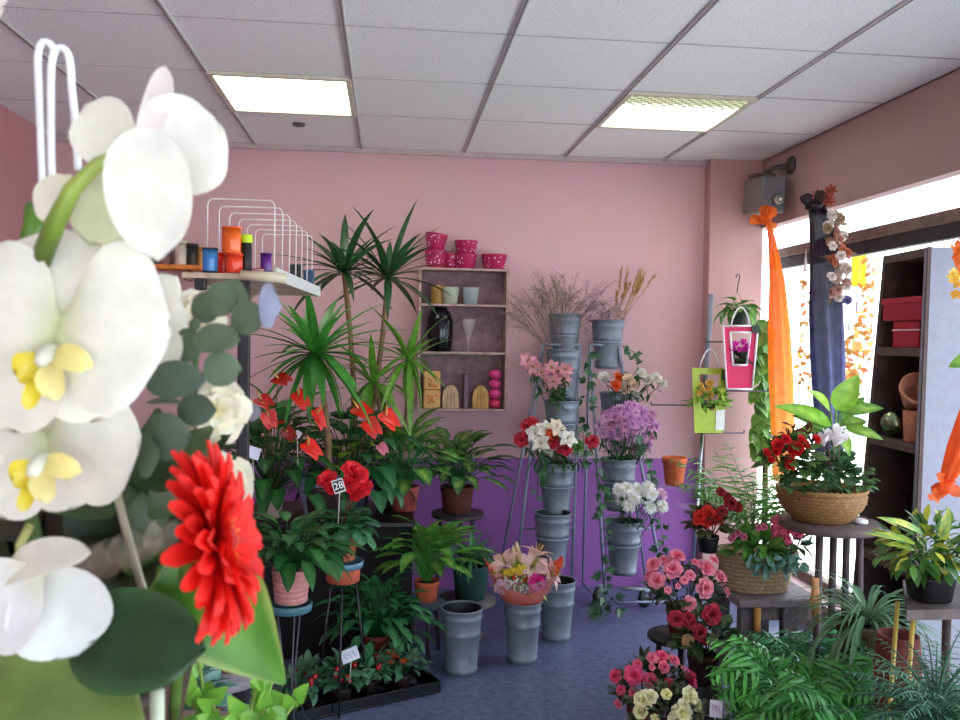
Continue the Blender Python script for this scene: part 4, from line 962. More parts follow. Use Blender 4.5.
def drape(name, label, pts, rad, col, folds=6, mat='tulle', n=28, parts=None, amp=.28, knot=None, kr=.05, kcol=None):
    t = thing(name, label, 'fabric', pts[-1])
    ph = rnd.uniform(0, 6)
    MB().tube(pts, rad, [C(c) for c in col] if isinstance(col, list) else C(col), n, wob=lambda q, a: 1+amp*sin(a*folds+ph+q*2.2)+.12*sin(a*2+q*7)).build('drape', mat, t)
    if knot is not None:
        mb = MB()
        mb.lathe(knot-Z*kr*.5, [(.004, 0), (kr*.7, kr*.3), (kr*.8, kr*.7), (kr*.4, kr*1.1), (.004, kr*1.2)], C(kcol), 14, wob=lambda i, a: 1+.2*sin(a*5+i))
        for k in range(5): mb.blade(knot, V((rnd.uniform(-1, .4), rnd.uniform(-1, .2), rnd.uniform(-.2, .8))), V((rnd.uniform(-1, 1), -1, .3)), kr*1.7, kr*1.3, .6, 'obov', .3, C(kcol), nu=5, nv=4, ruf=.15)
        mb.build('knot', mat, t)
    return t
drape('orange_tulle', 'long orange tulle drape tied below the camera housing', [at(x, y, Y_) for x, y, Y_ in ((768, 222, 4.5), (772, 240, 4.5), (777, 280, 4.5), (779, 330, 4.5), (781, 380, 4.5), (783, 430, 4.5), (784, 480, 4.5))], [.01, .018, .032, .044, .052, .055, .055], ['f07a18', 'f88020', 'fc9028', 'ffa038', 'ffb04c', 'ffbc5c', 'ffc066'], knot=at(764, 220, 4.46), kr=.05, kcol='f07420')
drape('purple_organza', 'dark purple organza column tied to the bulkhead edge', [at(x, y, Y_) for x, y, Y_ in ((816, 206, 4.0), (822, 225, 4.0), (824, 260, 4.0), (826, 310, 4.0), (828, 360, 4.0), (829, 410, 4.0), (829, 470, 4.0))], [.03, .055, .06, .068, .068, .064, .06], ['2a1c2a', '2f2030', '33243a', '3f3a5c', '4a4a7a', '4a4a7c', '44406a'], mat='organza', knot=at(814, 207, 3.98), kr=.05, kcol='2a1c24')
# flower garland tucked on the organza
t = thing('flower_garland', 'garland of orange, cream and violet fabric flowers beside purple organza', 'garland', at(840, 300, 3.92))
for k in range(26):
    py = 215+k*3.4; q = at(832+8*sin(k*1.3)+min(8, k*.7), py, 3.9+rnd.uniform(-.03, .02))
    cc = C(('a88a6a', 'b8806a', 'c06a4a', 'c8b0a0', 'b07a6a', '6a6090')[min(5, k//5)] if k % 3 else 'e6d6cc')
    flower(t, 'fabric_flower', ruffle(MB(), q, V((rnd.uniform(-.6, .6), -1, rnd.uniform(-.2, .5))), .026, cc, mul(cc, .8)))
mb = MB()
for k in range(40): mb.blade(at(828+rnd.uniform(0, 20), rnd.uniform(205, 300), 3.93), rv(), V((0, -1, .3)), .05, .018, .4, 'lance', .1, mul(C('7a6a4a'), rnd.uniform(.5, 1.2)))
mb.build('foliage', 'leaf', t)
mb = MB(); q = at(826, 198, 3.95)
for k in range(9): mb.ring(q+rv(.035), V((rnd.uniform(-.6, .2), -.8, .3)), 6, .03, .016, .4, .3, C('8a3a30'), C('b05a48'), nu=3)
tag(mb.build('fabric_flower', 'petal'), 'dusty red fabric flower tied on the bulkhead above the purple organza', 'flower')
# hanging autumn strands in the window
for px, y0, y1, Y_, lab in ((806, 262, 400, 4.55, 'dried autumn leaf strand hanging left of the purple organza'), (858, 300, 385, 4.1, 'orange leaf strand hanging in window below the yellow banner'), (868, 240, 360, 4.25, 'long thin leaf strand hanging beside the yellow banner'), (850, 320, 400, 4.3, 'short orange leaf strand hanging close right of the organza')):
    Y_ = min(Y_, 4.85); a = at(px, y0-8, Y_); t = thing('leaf_strand', lab, 'garland', at(px, y1, Y_)); top_ = V((a.x, a.y, 2.178))
    MB().tube([top_, at(px, y1, Y_)], .0015, C('b8a890'), 4).build('cord', 'matte', t)
    mb = MB()
    for k in range(46):
        q = at(px+rnd.uniform(-6, 6), rnd.uniform(y0+16, y1), Y_); mb.blade(q, rv(), V((rnd.uniform(-.5, .5), -1, .2)), .045, .025, .5, 'oval', .1, C(rnd.choice(('d9a04a', 'c8843a', 'e0b868', 'a8783a', 'd87a4a'))), nu=3)
    mb.build('leaves', 'petal', t)
    MB().lathe(a-Z*.1, [(.012, 0), (.008, .05), (.001, .13)], C('f0f0f4'), 10).build('white_tip', 'matte', t)
for px, y0, y1, w, Y_, lab, col in ((859, 247, 287, 14, 4.3, 'plain bright yellow paper banner hanging in the window', 'f8e020'),):
    a, b = at(px-w/2, y0, Y_), at(px+w/2, y1, Y_); mb = MB()
    t = thing('banner', lab, 'banner', (a+b)/2)
    mb.box((a.x, Y_-.002, b.z), (b.x, Y_+.002, a.z), C(col), .001).build('sheet', 'petal', t, smooth=False)
    MB().tube([V(((a.x+b.x)/2, Y_, a.z)), V(((a.x+b.x)/2, Y_, 2.178))], .0012, C('c8c8c0'), 4).build('cord', 'matte', t)
# far right tulle
drape('orange_tulle', 'orange tulle strip slanting down to a knot at right edge', [V((at(1075, 380, 1.95).x, 1.95, CEIL-.005)), at(1040, 240, 1.95), at(1005, 330, 1.95)]+[at(x, y, Y_) for x, y, Y_ in ((985, 380, 1.95), (972, 420, 1.95), (960, 450, 1.95), (950, 472, 1.95), (944, 486, 1.95))], [.015, .024, .026, .025, .026, .024, .018, .01], ['f07028']*8, knot=at(941, 490, 1.93), kr=.026, kcol='f26a24')
t = thing('autumn_garland', 'hanging orange and yellow garland at the top right edge', 'garland', at(962, 298, 2.3))
mb = MB()
for k in range(40):
    y = rnd.uniform(240, 298); cc = C('f07a28') if y < 268 else C(rnd.choice(('e8c040', 'd8a030', 'f0d868')))
    mb.ring(at(rnd.uniform(953, 975), y, 2.3+rnd.uniform(-.02, .02)), V((rnd.uniform(-.8, .3), -1, .2)), 5, .018, .014, .4, .3, cc, mul(cc, 1.2), nu=3)
mb.build('flowers', 'petal', t); MB().tube([at(964, 298, 2.31), V((at(964, 298, 2.31).x, 2.31, CEIL))], .0015, C('c0b0a0'), 4).build('cord', 'matte', t)
# ================================================================== TAPERED SHELF TOWER
t = thing('shelf_tower', 'dark brown tapered wooden shelf tower by the window', 'shelf', (2.06, 3.2, 0))
zt_ = 1.86
def TW(y, q, z):
    """y: 0 near .. 1 far ; q: 0 front (room side) .. 1 back ; taper upward"""
    k = z/zt_; y0, y1 = 2.96+.055*k, 3.44-.075*k
    fx = (1.955+.065*k)*(1-y)+(1.97+.085*k)*y
    return V((fx+q*.235*(1-.12*k), y0+(y1-y0)*y, z))
def panel(ya, yb, qa, qb, za, zb, name, col):
    vs = [TW(y, q, z) for z in (za, zb) for y, q in ((ya, qa), (yb, qa), (yb, qb), (ya, qb))]
    return MB().add(vs, [(3, 2, 1, 0), (4, 5, 6, 7), (0, 1, 5, 4), (1, 2, 6, 5), (2, 3, 7, 6), (3, 0, 4, 7)], C(col)).build(name, 'wood', t, smooth=False)
wd = '4f3c38'
lit_side = panel(0, .07, 0, 1, 0, zt_, 'side_panel', '8c8e9e'); lit_side.data.materials[0] = MATS['satin']  # near side of the brown tower, window light painted in as blue-grey
panel(.93, 1, 0, 1, 0, zt_, 'side_panel', wd); panel(.07, .93, .94, 1, 0, zt_, 'back_panel', '38282a')
panel(-.02, 0.001, -.02, .05, 0, zt_, 'front_edge', wd)
for z in (1.825, 1.445, 1.075, .6, .1): panel(.07, .93, 0, .94, z-.0, z+.034, 'shelf_board', '5a4843')
def tow(y, q, z): return TW(y, q, z)+Z*.0345
def tbox(label, y, q, z, w, d, h, col, lid):
    c0 = tow(y, q, z); t_ = thing('gift_box', label, 'box', c0); 
    MB().box(c0+V((-d/2, -w/2, 0)), c0+V((d/2, w/2, h)), C(col), .003).build('box_body', 'satin', t_, smooth=False)
    if lid: MB().box(c0+V((-d/2-.004, -w/2-.004, h*lid[0])), c0+V((d/2+.004, w/2+.004, h*lid[1])), C(lid[2]), .002).build('lid', 'satin', t_, smooth=False)
tbox('narrow red box with white rim line, lower of two red boxes in tower', .42, .35, 1.445, .17, .12, .105, 'b01c30', (.62, .68, 'e8d0d0'))
tbox('wider red box stacked on top of the narrow one in tower', .46, .35, 1.445+.106, .26, .15, .09, 'a81a2c', (.75, 1.02, 'b82236'))
b = tow(.3, .35, 1.075)
t_ = thing('flower_pot', 'ribbed upright terracotta pot on the middle tower shelf', 'pot', b)
MB().lathe(b, [(.055, 0), (.06, .004), (.066, .12), (.064, .124), (.056, .122), (.04, .02)], C('c8866a'), 28, wob=lambda i, a: 1+.008*sin(a*16)).build('pot_body', 'clay', t_)
b2 = b+Z*.155+V((0, .01, 0))
t_ = thing('flower_pot', 'terracotta pot lying tilted on top of the ribbed pot in tower', 'pot', b+Z*.125)
MB().lathe(b2+V((.0, .055, -.01)), [(.03, 0), (.034, .003), (.066, .1), (.07, .104), (.07, .124), (.064, .124), (.03, .01)], C('d09074'), 28, ax=V((-.25, -.75, .55)).normalized()).build('pot_body', 'clay', t_)
b = tow(.72, .3, 1.075)
tag(MB().ball(b+Z*.058, .058, C('8a9a7a'), 14).build('glass_ball', 'chrome'), 'shiny silver-green ball on the middle tower shelf', 'ball')

# ================================================================== STOOL WITH BOWL BASKET
Y = 3.0; zt = at(826, 520, Y).z; p0 = on(830, Y, 0)
t = thing('round_stool', 'tall dark round stool carrying the bowl basket', 'stool', p0)
MB().lathe(p0+Z*(zt-.03), [(.175, 0), (.18, .005), (.18, .025), (.176, .03)], C('5a4a48'), 36).build('seat', 'wood', t)
for px, dy in ((819, -.09), (833, .05), (859, -.02), (846, .12)):
    q = at(px, 560, Y+dy); MB().tube([V((q.x, Y+dy, zt-.03)), V((q.x+.01*(px-832)/20, Y+dy*1.1, .003))], .014, C('4a3a40'), 8).build('leg', 'wood', t)
MB().tube([p0+V((.125*cos(k*pi/12), .125*sin(k*pi/12), .28)) for k in range(25)], .007, C('4a3a40'), 6, cap=False).build('foot_ring', 'wood', t)
def basket(b, rx, ry, h, label, col, prof, n=56, rows=9, ang=0):
    t = thing('wicker_basket', label, 'basket', b); mb = MB(); Rz = Matrix.Rotation(ang, 3, 'Z')
    pr = []
    for i in range(rows*2+1):
        q = i/(rows*2); pr.append((prof(q)*(1+(.022 if i % 2 else -.01)), q*h, mul(C(col), .7 if i % 2 == 0 else 1.1)))
    pr += [(prof(1)*.95, h*1.0), (prof(.5)*.92, h*.75)]
    mb.lathe((0, 0, 0), pr, C(col), n, wob=lambda i, a: 1+.014*sin(a*n/4+(i//2)*pi))
    mb.v = [V(b)+Rz @ V((v.x*rx, v.y*ry, v.z)) for v in mb.v]; o = mb.build('basket_body', 'wicker', t)
    mb = MB(); rr = prof(1)
    for k in range(2): mb.tube([V(b)+Rz @ V((cos(a*pi/24)*rx*rr*1.01, sin(a*pi/24)*ry*rr*1.01, h+.004*sin(a*3+k*pi))) for a in range(49)], .007, mul(C(col), 1.15), 6, cap=False)
    mb.build('rim', 'wicker', t)
    MB().lathe((0, 0, 0), [(.02, .01), (prof(.8)*.9, 0)], C('2a1e16'), 24)
    s_ = MB().lathe((0, 0, 0), [(.01, h*.82), (prof(.85)*.93, h*.78)], C('2a1e16'), 24); s_.v = [V(b)+Rz @ V((v.x*rx, v.y*ry, v.z)) for v in s_.v]; s_.build('soil', 'soil', t)
    return t
bb_ = on(824, Y-.02, zt+.001); bb_.y = Y-.0
basket(bb_, .158, .15, .118, 'round brown wicker bowl basket on the tall stool', '8f683c', lambda q: .62+.38*sin(min(1, q*1.25)*pi/2)-.04*max(0, q-.75))
S_ = zt+.1
b = at(783, 470, 2.92); b.z = S_
t = thing('begonia', 'red begonia at the left of the bowl basket', 'plant', b)
bush(MB(), at(790, 462, 2.92), .085, .07, .085, 110, .055, .045, C('3a5a2c'), C('5a7a3a'), prof='oval').build('foliage', 'leaf', t)
for px, py, r in ((775, 452, .02), (796, 449, .03), (787, 463, .032), (766, 453, .018), (785, 440, .022), (778, 446, .026), (800, 440, .02), (791, 452, .022), (805, 445, .018), (815, 440, .02), (770, 460, .016)):
    flower(t, 'flower', rose(MB(), at(px, py, 2.86), V((rnd.uniform(-.4, .3), -.85, .4)), r, C('dc1c24'), C('a81020')))
for px, py in ((812, 436), (792, 433)): bush(MB(), at(px, py, 2.95), .03, .03, .03, 14, .035, .02, C('7a2a24')).build('red_leaves', 'leaf', t)
b = at(834, 478, 2.95); b.z = S_
t = thing('cyclamen', 'white cyclamen in the middle of the bowl basket', 'plant', b)
for px, py in ((828, 441), (834, 436), (840, 444), (824, 446), (834, 447)):
    q = at(px, py, 2.88); mb = MB(); mb.ring(q, V((rnd.uniform(-.3, .3), -.3, .9)), 5, .05, .026, .95, -.2, C('f0dce0'), C('f6f2f4'), .002, 'obov', nu=5); mb.tube([q, b], .0016, C('8a5a5a'), 4); flower(t, 'flower', mb)
bush(MB(), at(832, 472, 2.95), .1, .07, .06, 90, .045, .04, C('3a5a3c'), C('4f7a50'), prof='round').build('foliage', 'leaf', t)
b = at(840, 470, 3.05); b.z = S_
t = thing('dieffenbachia', 'large bright green dieffenbachia at the back of bowl basket', 'plant', b)
mb = MB(); bp = at(836, 455, 3.05); mb.tube([b, bp], .01, C('6a9a3a'), 8)
def bl(x0, y0, x1, y1, w, col, Yb=3.05, Yt=2.98, sag=.0, N=V((0, -.75, .65))):
    P0, P1 = at(x0, y0, Yb), at(x1, y1, Yt); mb.tube([bp, P0], .004, C('7aaa4a'), 5)
    L = (P1-P0).length; mb.blade(P0, (P1-P0)+Z*L*.25, N, L*1.05, w*3/850, .5, 'lance', .1, C(col), mul(C(col), .9), None, 10, 6, fn=leafspeck)
bl(836, 410, 862, 380, 26, '8ac83a'); bl(832, 425, 784, 412, 22, '7ab834'); bl(830, 410, 816, 394, 16, 'a8d84a'); bl(840, 412, 884, 412, 18, '5f9a3a'); bl(845, 428, 882, 442, 16, '6a9a34'); bl(828, 430, 800, 420, 18, '4a8a34'); bl(842, 425, 870, 424, 16, '5a8a30', 3.1, 3.1); bl(838, 430, 850, 455, 15, '7ab03a', 3.0, 2.93)
bl(826, 425, 800, 440, 14, '4f8a34'); bl(842, 420, 872, 398, 13, '6fa83a', 3.1, 3.15)
mb.build('foliage', 'leaf', t)
t = thing('trailing_plant', 'small-leaved trailing greenery along the rim of the bowl basket', 'plant', bb_+Z*.11)
mb = MB()
for k in range(260):
    px = rnd.uniform(780, 872); q = at(px, 484+rnd.uniform(-16, 6)-abs(px-826)*.02, 2.88+rnd.uniform(-.02, .08)); mb.blade(q, V((rnd.uniform(-1, 1), -.8, rnd.uniform(-.3, .8))), V((0, -.4, 1)), .035, .022, .5, 'oval', .1, mul(C('4a6a3c'), rnd.uniform(.6, 1.4)), nu=3)
mb.build('foliage', 'leaf', t)
q = at(861, 515, 2.93); q.z = zt
tag(MB().lathe(q+Z*.001, [(.004, 0), (.024, .002), (.026, .01), (.02, .016), (.004, .018)], C('e8e8ee'), 16).build('saucer', 'satin'), 'small white saucer on stool edge beside the bowl basket', 'saucer')

# ================================================================== BENCH WITH OVAL BASKET
Y = 3.5; zt = at(770, 590, Y).z
ca, cb = at(726, 590, Y), at(806, 590, Y)
t = thing('wooden_bench', 'low grey-brown wooden bench under the oval basket', 'bench', V(((ca.x+cb.x)/2, Y, 0)))
MB().box((ca.x, Y-.14, zt-.035), (cb.x, Y+.2, zt), C('7a6e70'), .006).build('bench_top', 'wood', t, smooth=False)
for x in (ca.x+.045, cb.x-.13):
    for y in (Y-.11, Y+.16): MB().box((x-.035, y-.02, 0), (x+.035, y+.02, zt-.035), C('5a5054'), .005).build('leg', 'wood', t, smooth=False)
MB().box((ca.x+.02, Y-.1, zt-.1), (cb.x-.04, Y-.085, zt-.035), C('6a5e5c'), .004).build('apron', 'wood', t, smooth=False)
MB().tube([V((ca.x+.075, Y-.15, zt-.03)), V((ca.x+.075, Y-.15, zt-.15))], .014, C('c98a44'), 10).build('peg', 'wood', t)
bo = on(757, Y+.02, zt+.001)
basket(bo, .175, .115, .165, 'oval tan wicker basket on the low bench', 'a58a66', lambda q: .78+.22*q, 52, 9, -.1)
S_ = zt+.15
b = at(712, 530, Y); b.z = S_
t = thing('begonia', 'dark-leaved red begonia in black pot left of the oval basket', 'plant', at(712, 552, 3.42))
b = at(708, 552, 3.42); pot(t, b, .045, .036, .07, C('141216'), mat='satin')
bush(MB(), at(712, 525, 3.42), .085, .06, .065, 70, .055, .04, C('3a3a24'), C('5a5a34'), prof='oval').build('foliage', 'leaf', t)
for px, py, r in ((700, 516, .03), (709, 513, .034), (716, 518, .03), (706, 522, .026), (722, 511, .026), (731, 503, .032), (737, 507, .026), (721, 492, .022), (727, 497, .024), (697, 521, .02)):
    cc = C('d8241c' if px < 718 else 'a01c28'); flower(t, 'flower', ruffle(MB(), at(px, py, 3.37), V((rnd.uniform(-.4, .3), -.85, .4)), r, cc, mul(cc, .8)))
b = at(757, 545, Y); b.z = S_
t = thing('areca_palm', 'feathery areca palm rising from the back of oval basket', 'plant', at(752, 545, 3.58))
b = WL[t]
mb = MB()
for k in range(24):
    a = k/23; e = V((-.75+1.4*a, rnd.uniform(-.5, .4), 1.5)); frond(mb, b+rv(.02), e, rnd.uniform(.34, .52), 15, .13, .009, rnd.uniform(.5, 1.1), C('5a8f44'), C('7aaf5a'))
mb.build('foliage', 'leaf', t)
t = thing('kalanchoe', 'pink kalanchoe cluster at the right end of the oval basket', 'plant', at(788, 552, 3.45))
for k in range(26):
    q = at(789+rnd.uniform(-15, 15), 530+rnd.uniform(-13, 12), 3.4+rnd.uniform(-.02, .03)); flower(t, 'flower', ruffle(MB(), q, V((rnd.uniform(-.5, .5), -.8, .5)), .024, C('d84a78'), C('e87a9a')))
bush(MB(), at(790, 545, 3.46), .07, .05, .06, 50, .06, .035, C('2f4a2c'), C('4a6a3c')).build('foliage', 'leaf', t)
t = thing('cyclamen', 'small pink flower plant in the middle of oval basket', 'plant', at(748, 556, 3.44))
for px, py in ((733, 536), (738, 533), (744, 537), (731, 539), (764, 527), (758, 528)): flower(t, 'flower', ruffle(MB(), at(px, py, 3.38), V((rnd.uniform(-.4, .3), -.9, .4)), .016, C('d87a9a'), C('c04a78')))
bush(MB(), at(758, 550, 3.44), .11, .06, .07, 90, .065, .045, C('4a8a3c'), C('7ab04a')).build('foliage', 'leaf', t)
mb = MB()
for k in range(75):
    u_ = rnd.random(); mb.blade(at(752+50*u_+rnd.uniform(-5, 5), 556+rnd.uniform(-4, 10+16*rnd.random()*sin(pi*u_)), 3.36+rnd.uniform(-.02, .05)), rv()+V((0, -.4, -.3)), (V((0, -.7, .5))+rv(.6)).normalized(), .036, .022, .4, 'oval', .1, mul(C('6a9a8a'), rnd.uniform(.6, 1.2)), nu=3)
tag(mb.build('silver_creeper', 'matte_leaf'), 'silvery blue creeper hanging over right side of the oval basket', 'plant')

# ================================================================== AZALEAS
Y = 3.2; zt = at(680, 634, Y).z; p0 = on(680, Y, 0)
t = thing('plant_stand', 'small dark plant stand under the upper pink azalea', 'plant stand', p0)
MB().lathe(p0+Z*(zt-.02), [(.11, 0), (.115, .004), (.115, .016), (.112, .02)], C('1a2420'), 28).build('stand_top', 'satin', t)
for k in range(3):
    a = .4+k*2.094; MB().tube([p0+V((cos(a)*.07, sin(a)*.07, zt-.02)), p0+V((cos(a)*.09, sin(a)*.09, .002))], .012, C('1a181a'), 8).build('leg', 'satin', t)
def azalea(px, pyb, pyc, Y, rx, rz, z0, label, flowers, lc='2a3a26', potc='6a2420', prt=.065):
    b = on(px, Y, z0); t = thing('azalea', label, 'plant', b)
    pot(t, b, prt, prt*.76, .115, C(potc))
    c0 = at(px, pyc, Y); bush(MB(), c0, rx*.92, rx*.75, rz*.9, 230, .045, .022, C(lc), C('4a5a3a')).build('foliage', 'leaf', t)
    MB().tube([b+Z*.1, c0], .007, C('4a3a2c'), 6).build('trunk', 'wood', t)
    for fx, fy, r, c, k in flowers:
        o = at(fx, fy, Y); dx_ = (o.x-c0.x)/rx; dz_ = (o.z-c0.z)/rz; w_ = sqrt(max(.05, 1-min(.95, dx_*dx_+dz_*dz_)))
        q = at(fx, fy, Y-rx*.75*w_); ax = V((dx_*.8, -w_-.3, dz_*.6+.25)).normalized()
        flower(t, 'flower', ruffle(MB(), q, ax, r, C(c), C(k)))
    return t
P1, P2 = 'f09ab0', 'e0486a'
azalea(685, 634, 596, 3.18, .17, .13, zt+.001, 'light pink azalea on the dark plant stand', [(653, 564, .033, P1, P2), (657, 580, .036, P1, P2), (650, 576, .026, P1, P2), (677, 556, .036, P1, P2), (673, 569, .04, P1, P2), (690, 575, .022, P1, P2), (706, 568, .04, P1, P2), (705, 588, .043, P1, P2), (720, 577, .036, P1, P2), (689, 604, .032, P1, P2), (664, 560, .024, P1, P2), (684, 580, .018, P1, P2), (714, 560, .024, P1, P2), (727, 592, .02, P1, P2), (678, 586, .012, P1, P2), (695, 562, .018, P1, P2), (668, 590, .016, P1, P2)])
t = thing('cyclamen', 'dark crimson flowering plant below right of the light pink azalea', 'plant', on(707, 3.0, 0))
b = WL[t]; pot(t, b+Z*.24, .06, .048, .1, C('3a2420')); MB().lathe(b, [(.07, 0), (.07, .235), (.06, .239)], C('1a1618'), 20).build('pedestal', 'satin', t)
bush(MB(), at(706, 640, 3.0), .1, .07, .08, 90, .06, .035, C('2f4a2c'), C('4a5a34')).build('foliage', 'leaf', t)
for px, py, r in ((712, 615, .04), (700, 633, .03), (690, 622, .026), (676, 619, .03), (688, 618, .024), (706, 640, .02)): flower(t, 'flower', ruffle(MB(), at(px, py, 2.93), V((rnd.uniform(-.3, .3), -.9, .3)), r, C('b01438'), C('7a0c2c')))
azalea(650, 730, 690, 2.82, .135, .12, .12, 'deep pink azalea at the bottom edge of photo', [(634, 675, .036, 'f0548a', 'd83a6a'), (650, 680, .026, 'f0648a', 'd83a6a'), (669, 686, .026, 'ee4a72', 'd03060'), (690, 680, .042, 'e8487c', 'c83068'), (664, 667, .022, 'f07a94', 'd83a6a'), (662, 656, .026, 'ee5a80', 'd83a6a'), (674, 660, .024, 'f08a9c', 'd83a6a'), (652, 658, .022, 'f08aa0', 'd83a6a'), (615, 676, .024, 'ee5a80', 'd83a6a'), (621, 690, .018, 'f06a8a', 'd83a6a'), (634, 693, .02, 'f08aa0', 'd83a6a'), (637, 664, .018, 'f06a8a', 'd83a6a'), (683, 668, .012, 'f0a0a8', 'd83a6a'), (652, 667, .012, 'f08aa0', 'd83a6a'), (618, 704, .016, 'f08aa0', 'd83a6a')], '24301f')
azalea(668, 760, 712, 2.6, .125, .085, .05, 'cream white azalea in front of the deep pink azalea', [(682, 712, .042, 'eeeac4', 'd8d890'), (690, 697, .034, 'f0ecc8', 'd8d890'), (643, 700, .03, 'e8e4b4', 'd0cc80'), (650, 696, .024, 'eeeac4', 'd8d890'), (640, 712, .024, 'e4e0a8', 'd0cc80'), (666, 694, .018, 'e8e0a0', 'd0cc80'), (697, 704, .022, 'e4e4b0', 'd0cc80'), (672, 718, .018, 'f4f2e0', 'd8d890'), (655, 718, .014, 'e8e4b0', 'd0cc80'), (700, 716, .022, 'dcdcb0', 'd0cc80')], '24301f')
card(716, 709, 2.5, .045, .05, 'pale lilac plant tag with mauve print beside the cream azalea', 'd8cce0', .1, .25, .25, -.3, None, None, 'a878b0')
c0 = at(685, 648, 2.95)
tag(MB().blade(c0, V((.2, -.2, 1)), V((0, -1, .2)), .055, .045, .3, 'broad', .2, C('c8986a'), C('d8ac80'), nu=6, nv=4).tube([c0, c0-Z*.06], .002, C('8a7a4a'), 5).build('tan_bloom', 'petal'), 'single tan dried bloom above the deep pink azalea', 'flower')

# ================================================================== PALMS, FERNS, TABLE AT RIGHT
def palm(px, py, Y, z0, label, nf, L, col, tip, ll=.13, lw=.0125, fan=1.0, potc='2a2420', lean=(0, 0)):
    b = on(px, Y, z0); t = thing('parlour_palm', label, 'plant', b)
    pot(t, b, .1, .08, .17, C(potc)); c0 = at(px, py, Y)
    mb = MB()
    for k in range(nf):
        a = k*2.4+rnd.uniform(-.3, .3); e = rnd.uniform(.5, 1.4)
        d = V((cos(a)*cos(e)*fan+lean[0], sin(a)*cos(e)*.8+lean[1], sin(e)))
        mb.tube([b+Z*.15, c0-Z*.05+V((cos(a), sin(a), 0))*.02], .004, mul(col, .9), 5)
        frond(mb, c0-Z*.05+V((cos(a), sin(a), 0))*.02, d, L*rnd.uniform(.75, 1.15), 13, ll, lw, rnd.uniform(.8, 1.8), mul(col, rnd.uniform(.75, 1.2)), tip)
    mb.build('foliage', 'leaf', t)
    return t
palm(790, 690, 2.55, 0, 'bright green parlour palm in the foreground, at centre of the palm group', 26, .27, C('3f9a3c'), C('66bc54'))
palm(848, 705, 2.3, 0, 'dense parlour palm in front of the stool legs', 28, .26, C('3a8a3c'), C('5aaa54'))
palm(812, 655, 2.85, .12, 'darker palm behind the foreground palms near the stool', 24, .24, C('2a6a3c'), C('3f8a54'))
palm(757, 735, 2.4, 0, 'low palm with fronds reaching left toward the azaleas', 18, .22, C('2a6a3c'), C('3f8a54'), lean=(-.1, 0))
b = on(866, 2.55, 0); zc = at(868, 600, 2.55)
t = thing('spider_plant', 'grey-green grassy spider plant between the stool and right table', 'plant', b)
pot(t, b+Z*(zc.z-.22), .08, .062, .15, C('5a4a3a')); MB().lathe(b, [(.08, 0), (.08, zc.z-.225), (.07, zc.z-.221)], C('241e20'), 20).build('pedestal', 'satin', t)
clump(MB(), zc-Z*.08, 120, .27, .013, .1, 1.45, 1.9, C('3f6a4c'), C('5a8a62'), C('88a888'), 'strap', nu=8, cup=.2).build('foliage', 'leaf', t)
zc = at(902, 690, 2.2)
t = thing('flower_pot', 'big red-brown round pot behind the yellow canes at lower right', 'pot', on(902, 2.2, .36))
b = WL[t]; hh = at(900, 634, 2.2).z-.36
MB().lathe(b, [(.04, 0), (.045, .004), (.058, hh*.5), (.062, hh*.75), (.056, hh*.95), (.054, hh), (.048, hh), (.04, hh*.8)], C('6a2e2a'), 28).build('pot_body', 'clay', t)
tag(MB().box(b+V((-.13, -.12, -.36)), b+V((.13, .13, 0)), C('1c181a'), .006).build('crate', 'matte', smooth=False), 'dark crate under the big red-brown pot', 'crate')
Y = 2.0; zt = at(935, 607, Y).z
tx0, tx1 = at(906, 607, Y).x, at(1010, 607, Y).x
t = thing('side_table', 'dark grey-brown side table at the right edge with yellow cane legs', 'table', V(((tx0+tx1)/2, Y+.1, 0)))
q4 = [at(907, 607, Y-.02), at(1040, 607, Y-.02), at(1040, 607, Y+.24), at(902, 607, Y+.24)]
MB().add([V((q.x, q.y, zz_)) for zz_ in (zt-.026, zt) for q in q4], [(3, 2, 1, 0), (4, 5, 6, 7), (0, 1, 5, 4), (1, 2, 6, 5), (2, 3, 7, 6), (3, 0, 4, 7)], C('5a4c4c')).build('table_top', 'wood', t, smooth=False)
for x0, x1, y in ((at(912, 615, Y).x, at(903, 720, Y).x, Y), (at(896, 615, Y+.12).x, at(888, 700, Y+.12).x, Y+.12)):
    MB().tube([V((x0+.01, y+.01, zt-.026)), V((x1-.02, y+.0, .003))], .006, C('b8a044'), 8).build('cane_leg', 'satin', t)
for y in (Y+.02, Y+.2): MB().tube([V((tx1-.03, y, zt-.026)), V((tx1-.03, y, .003))], .012, C('4a3c3c'), 8).build('leg', 'wood', t)
b = on(932, Y+.06, zt+.001)
t = thing('aucuba', 'yellow-speckled variegated shrub in black square pot on right table', 'plant', b)
pot(t, b, .05, .042, .062, C('121014'), mat='satin', rim=False, sq=6)
def gold(t_, v, c): return mix(c, C('c8c840'), .85) if rnd.random() < .42 else c
mb = MB()
clump(mb, b+Z*.055, 30, .05, .022, .2, 1.4, .6, C('3a6a30'), C('4a7a34'), None, 'oval', .08, 6, 4, fn=gold, pw=.0015)
for cc, nn in (('3f7030', 130), ('b4b83c', 70), ('5f8f3c', 60)): bush(mb, b+V((0, 0, .125)), .135, .11, .085, nn, .045, .02, C(cc), lo=-.5)
for x0, y0, x1, y1 in ((918, 545, 872, 530), (925, 535, 885, 514), (940, 545, 955, 510), (915, 550, 890, 545)):
    P0_, P1_ = at(x0, y0, Y), at(x1, y1, Y-.03); mb.tube([b+Z*.06, P0_], .0015, C('5a8a3a'), 5); mb.blade(P0_, (P1_-P0_)+Z*.02, V((0, -.6, .8)), (P1_-P0_).length, .026, .5, 'lance', .1, C('5f9a44'), C('8aba5a'), None, 7, 4, fn=gold)
mb.build('foliage', 'leaf', t)
b = on(938, 1.85, 0); zc = at(936, 700, 1.8)
t = thing('asparagus_fern', 'fine blue-green asparagus fern at the bottom right corner', 'plant', b)
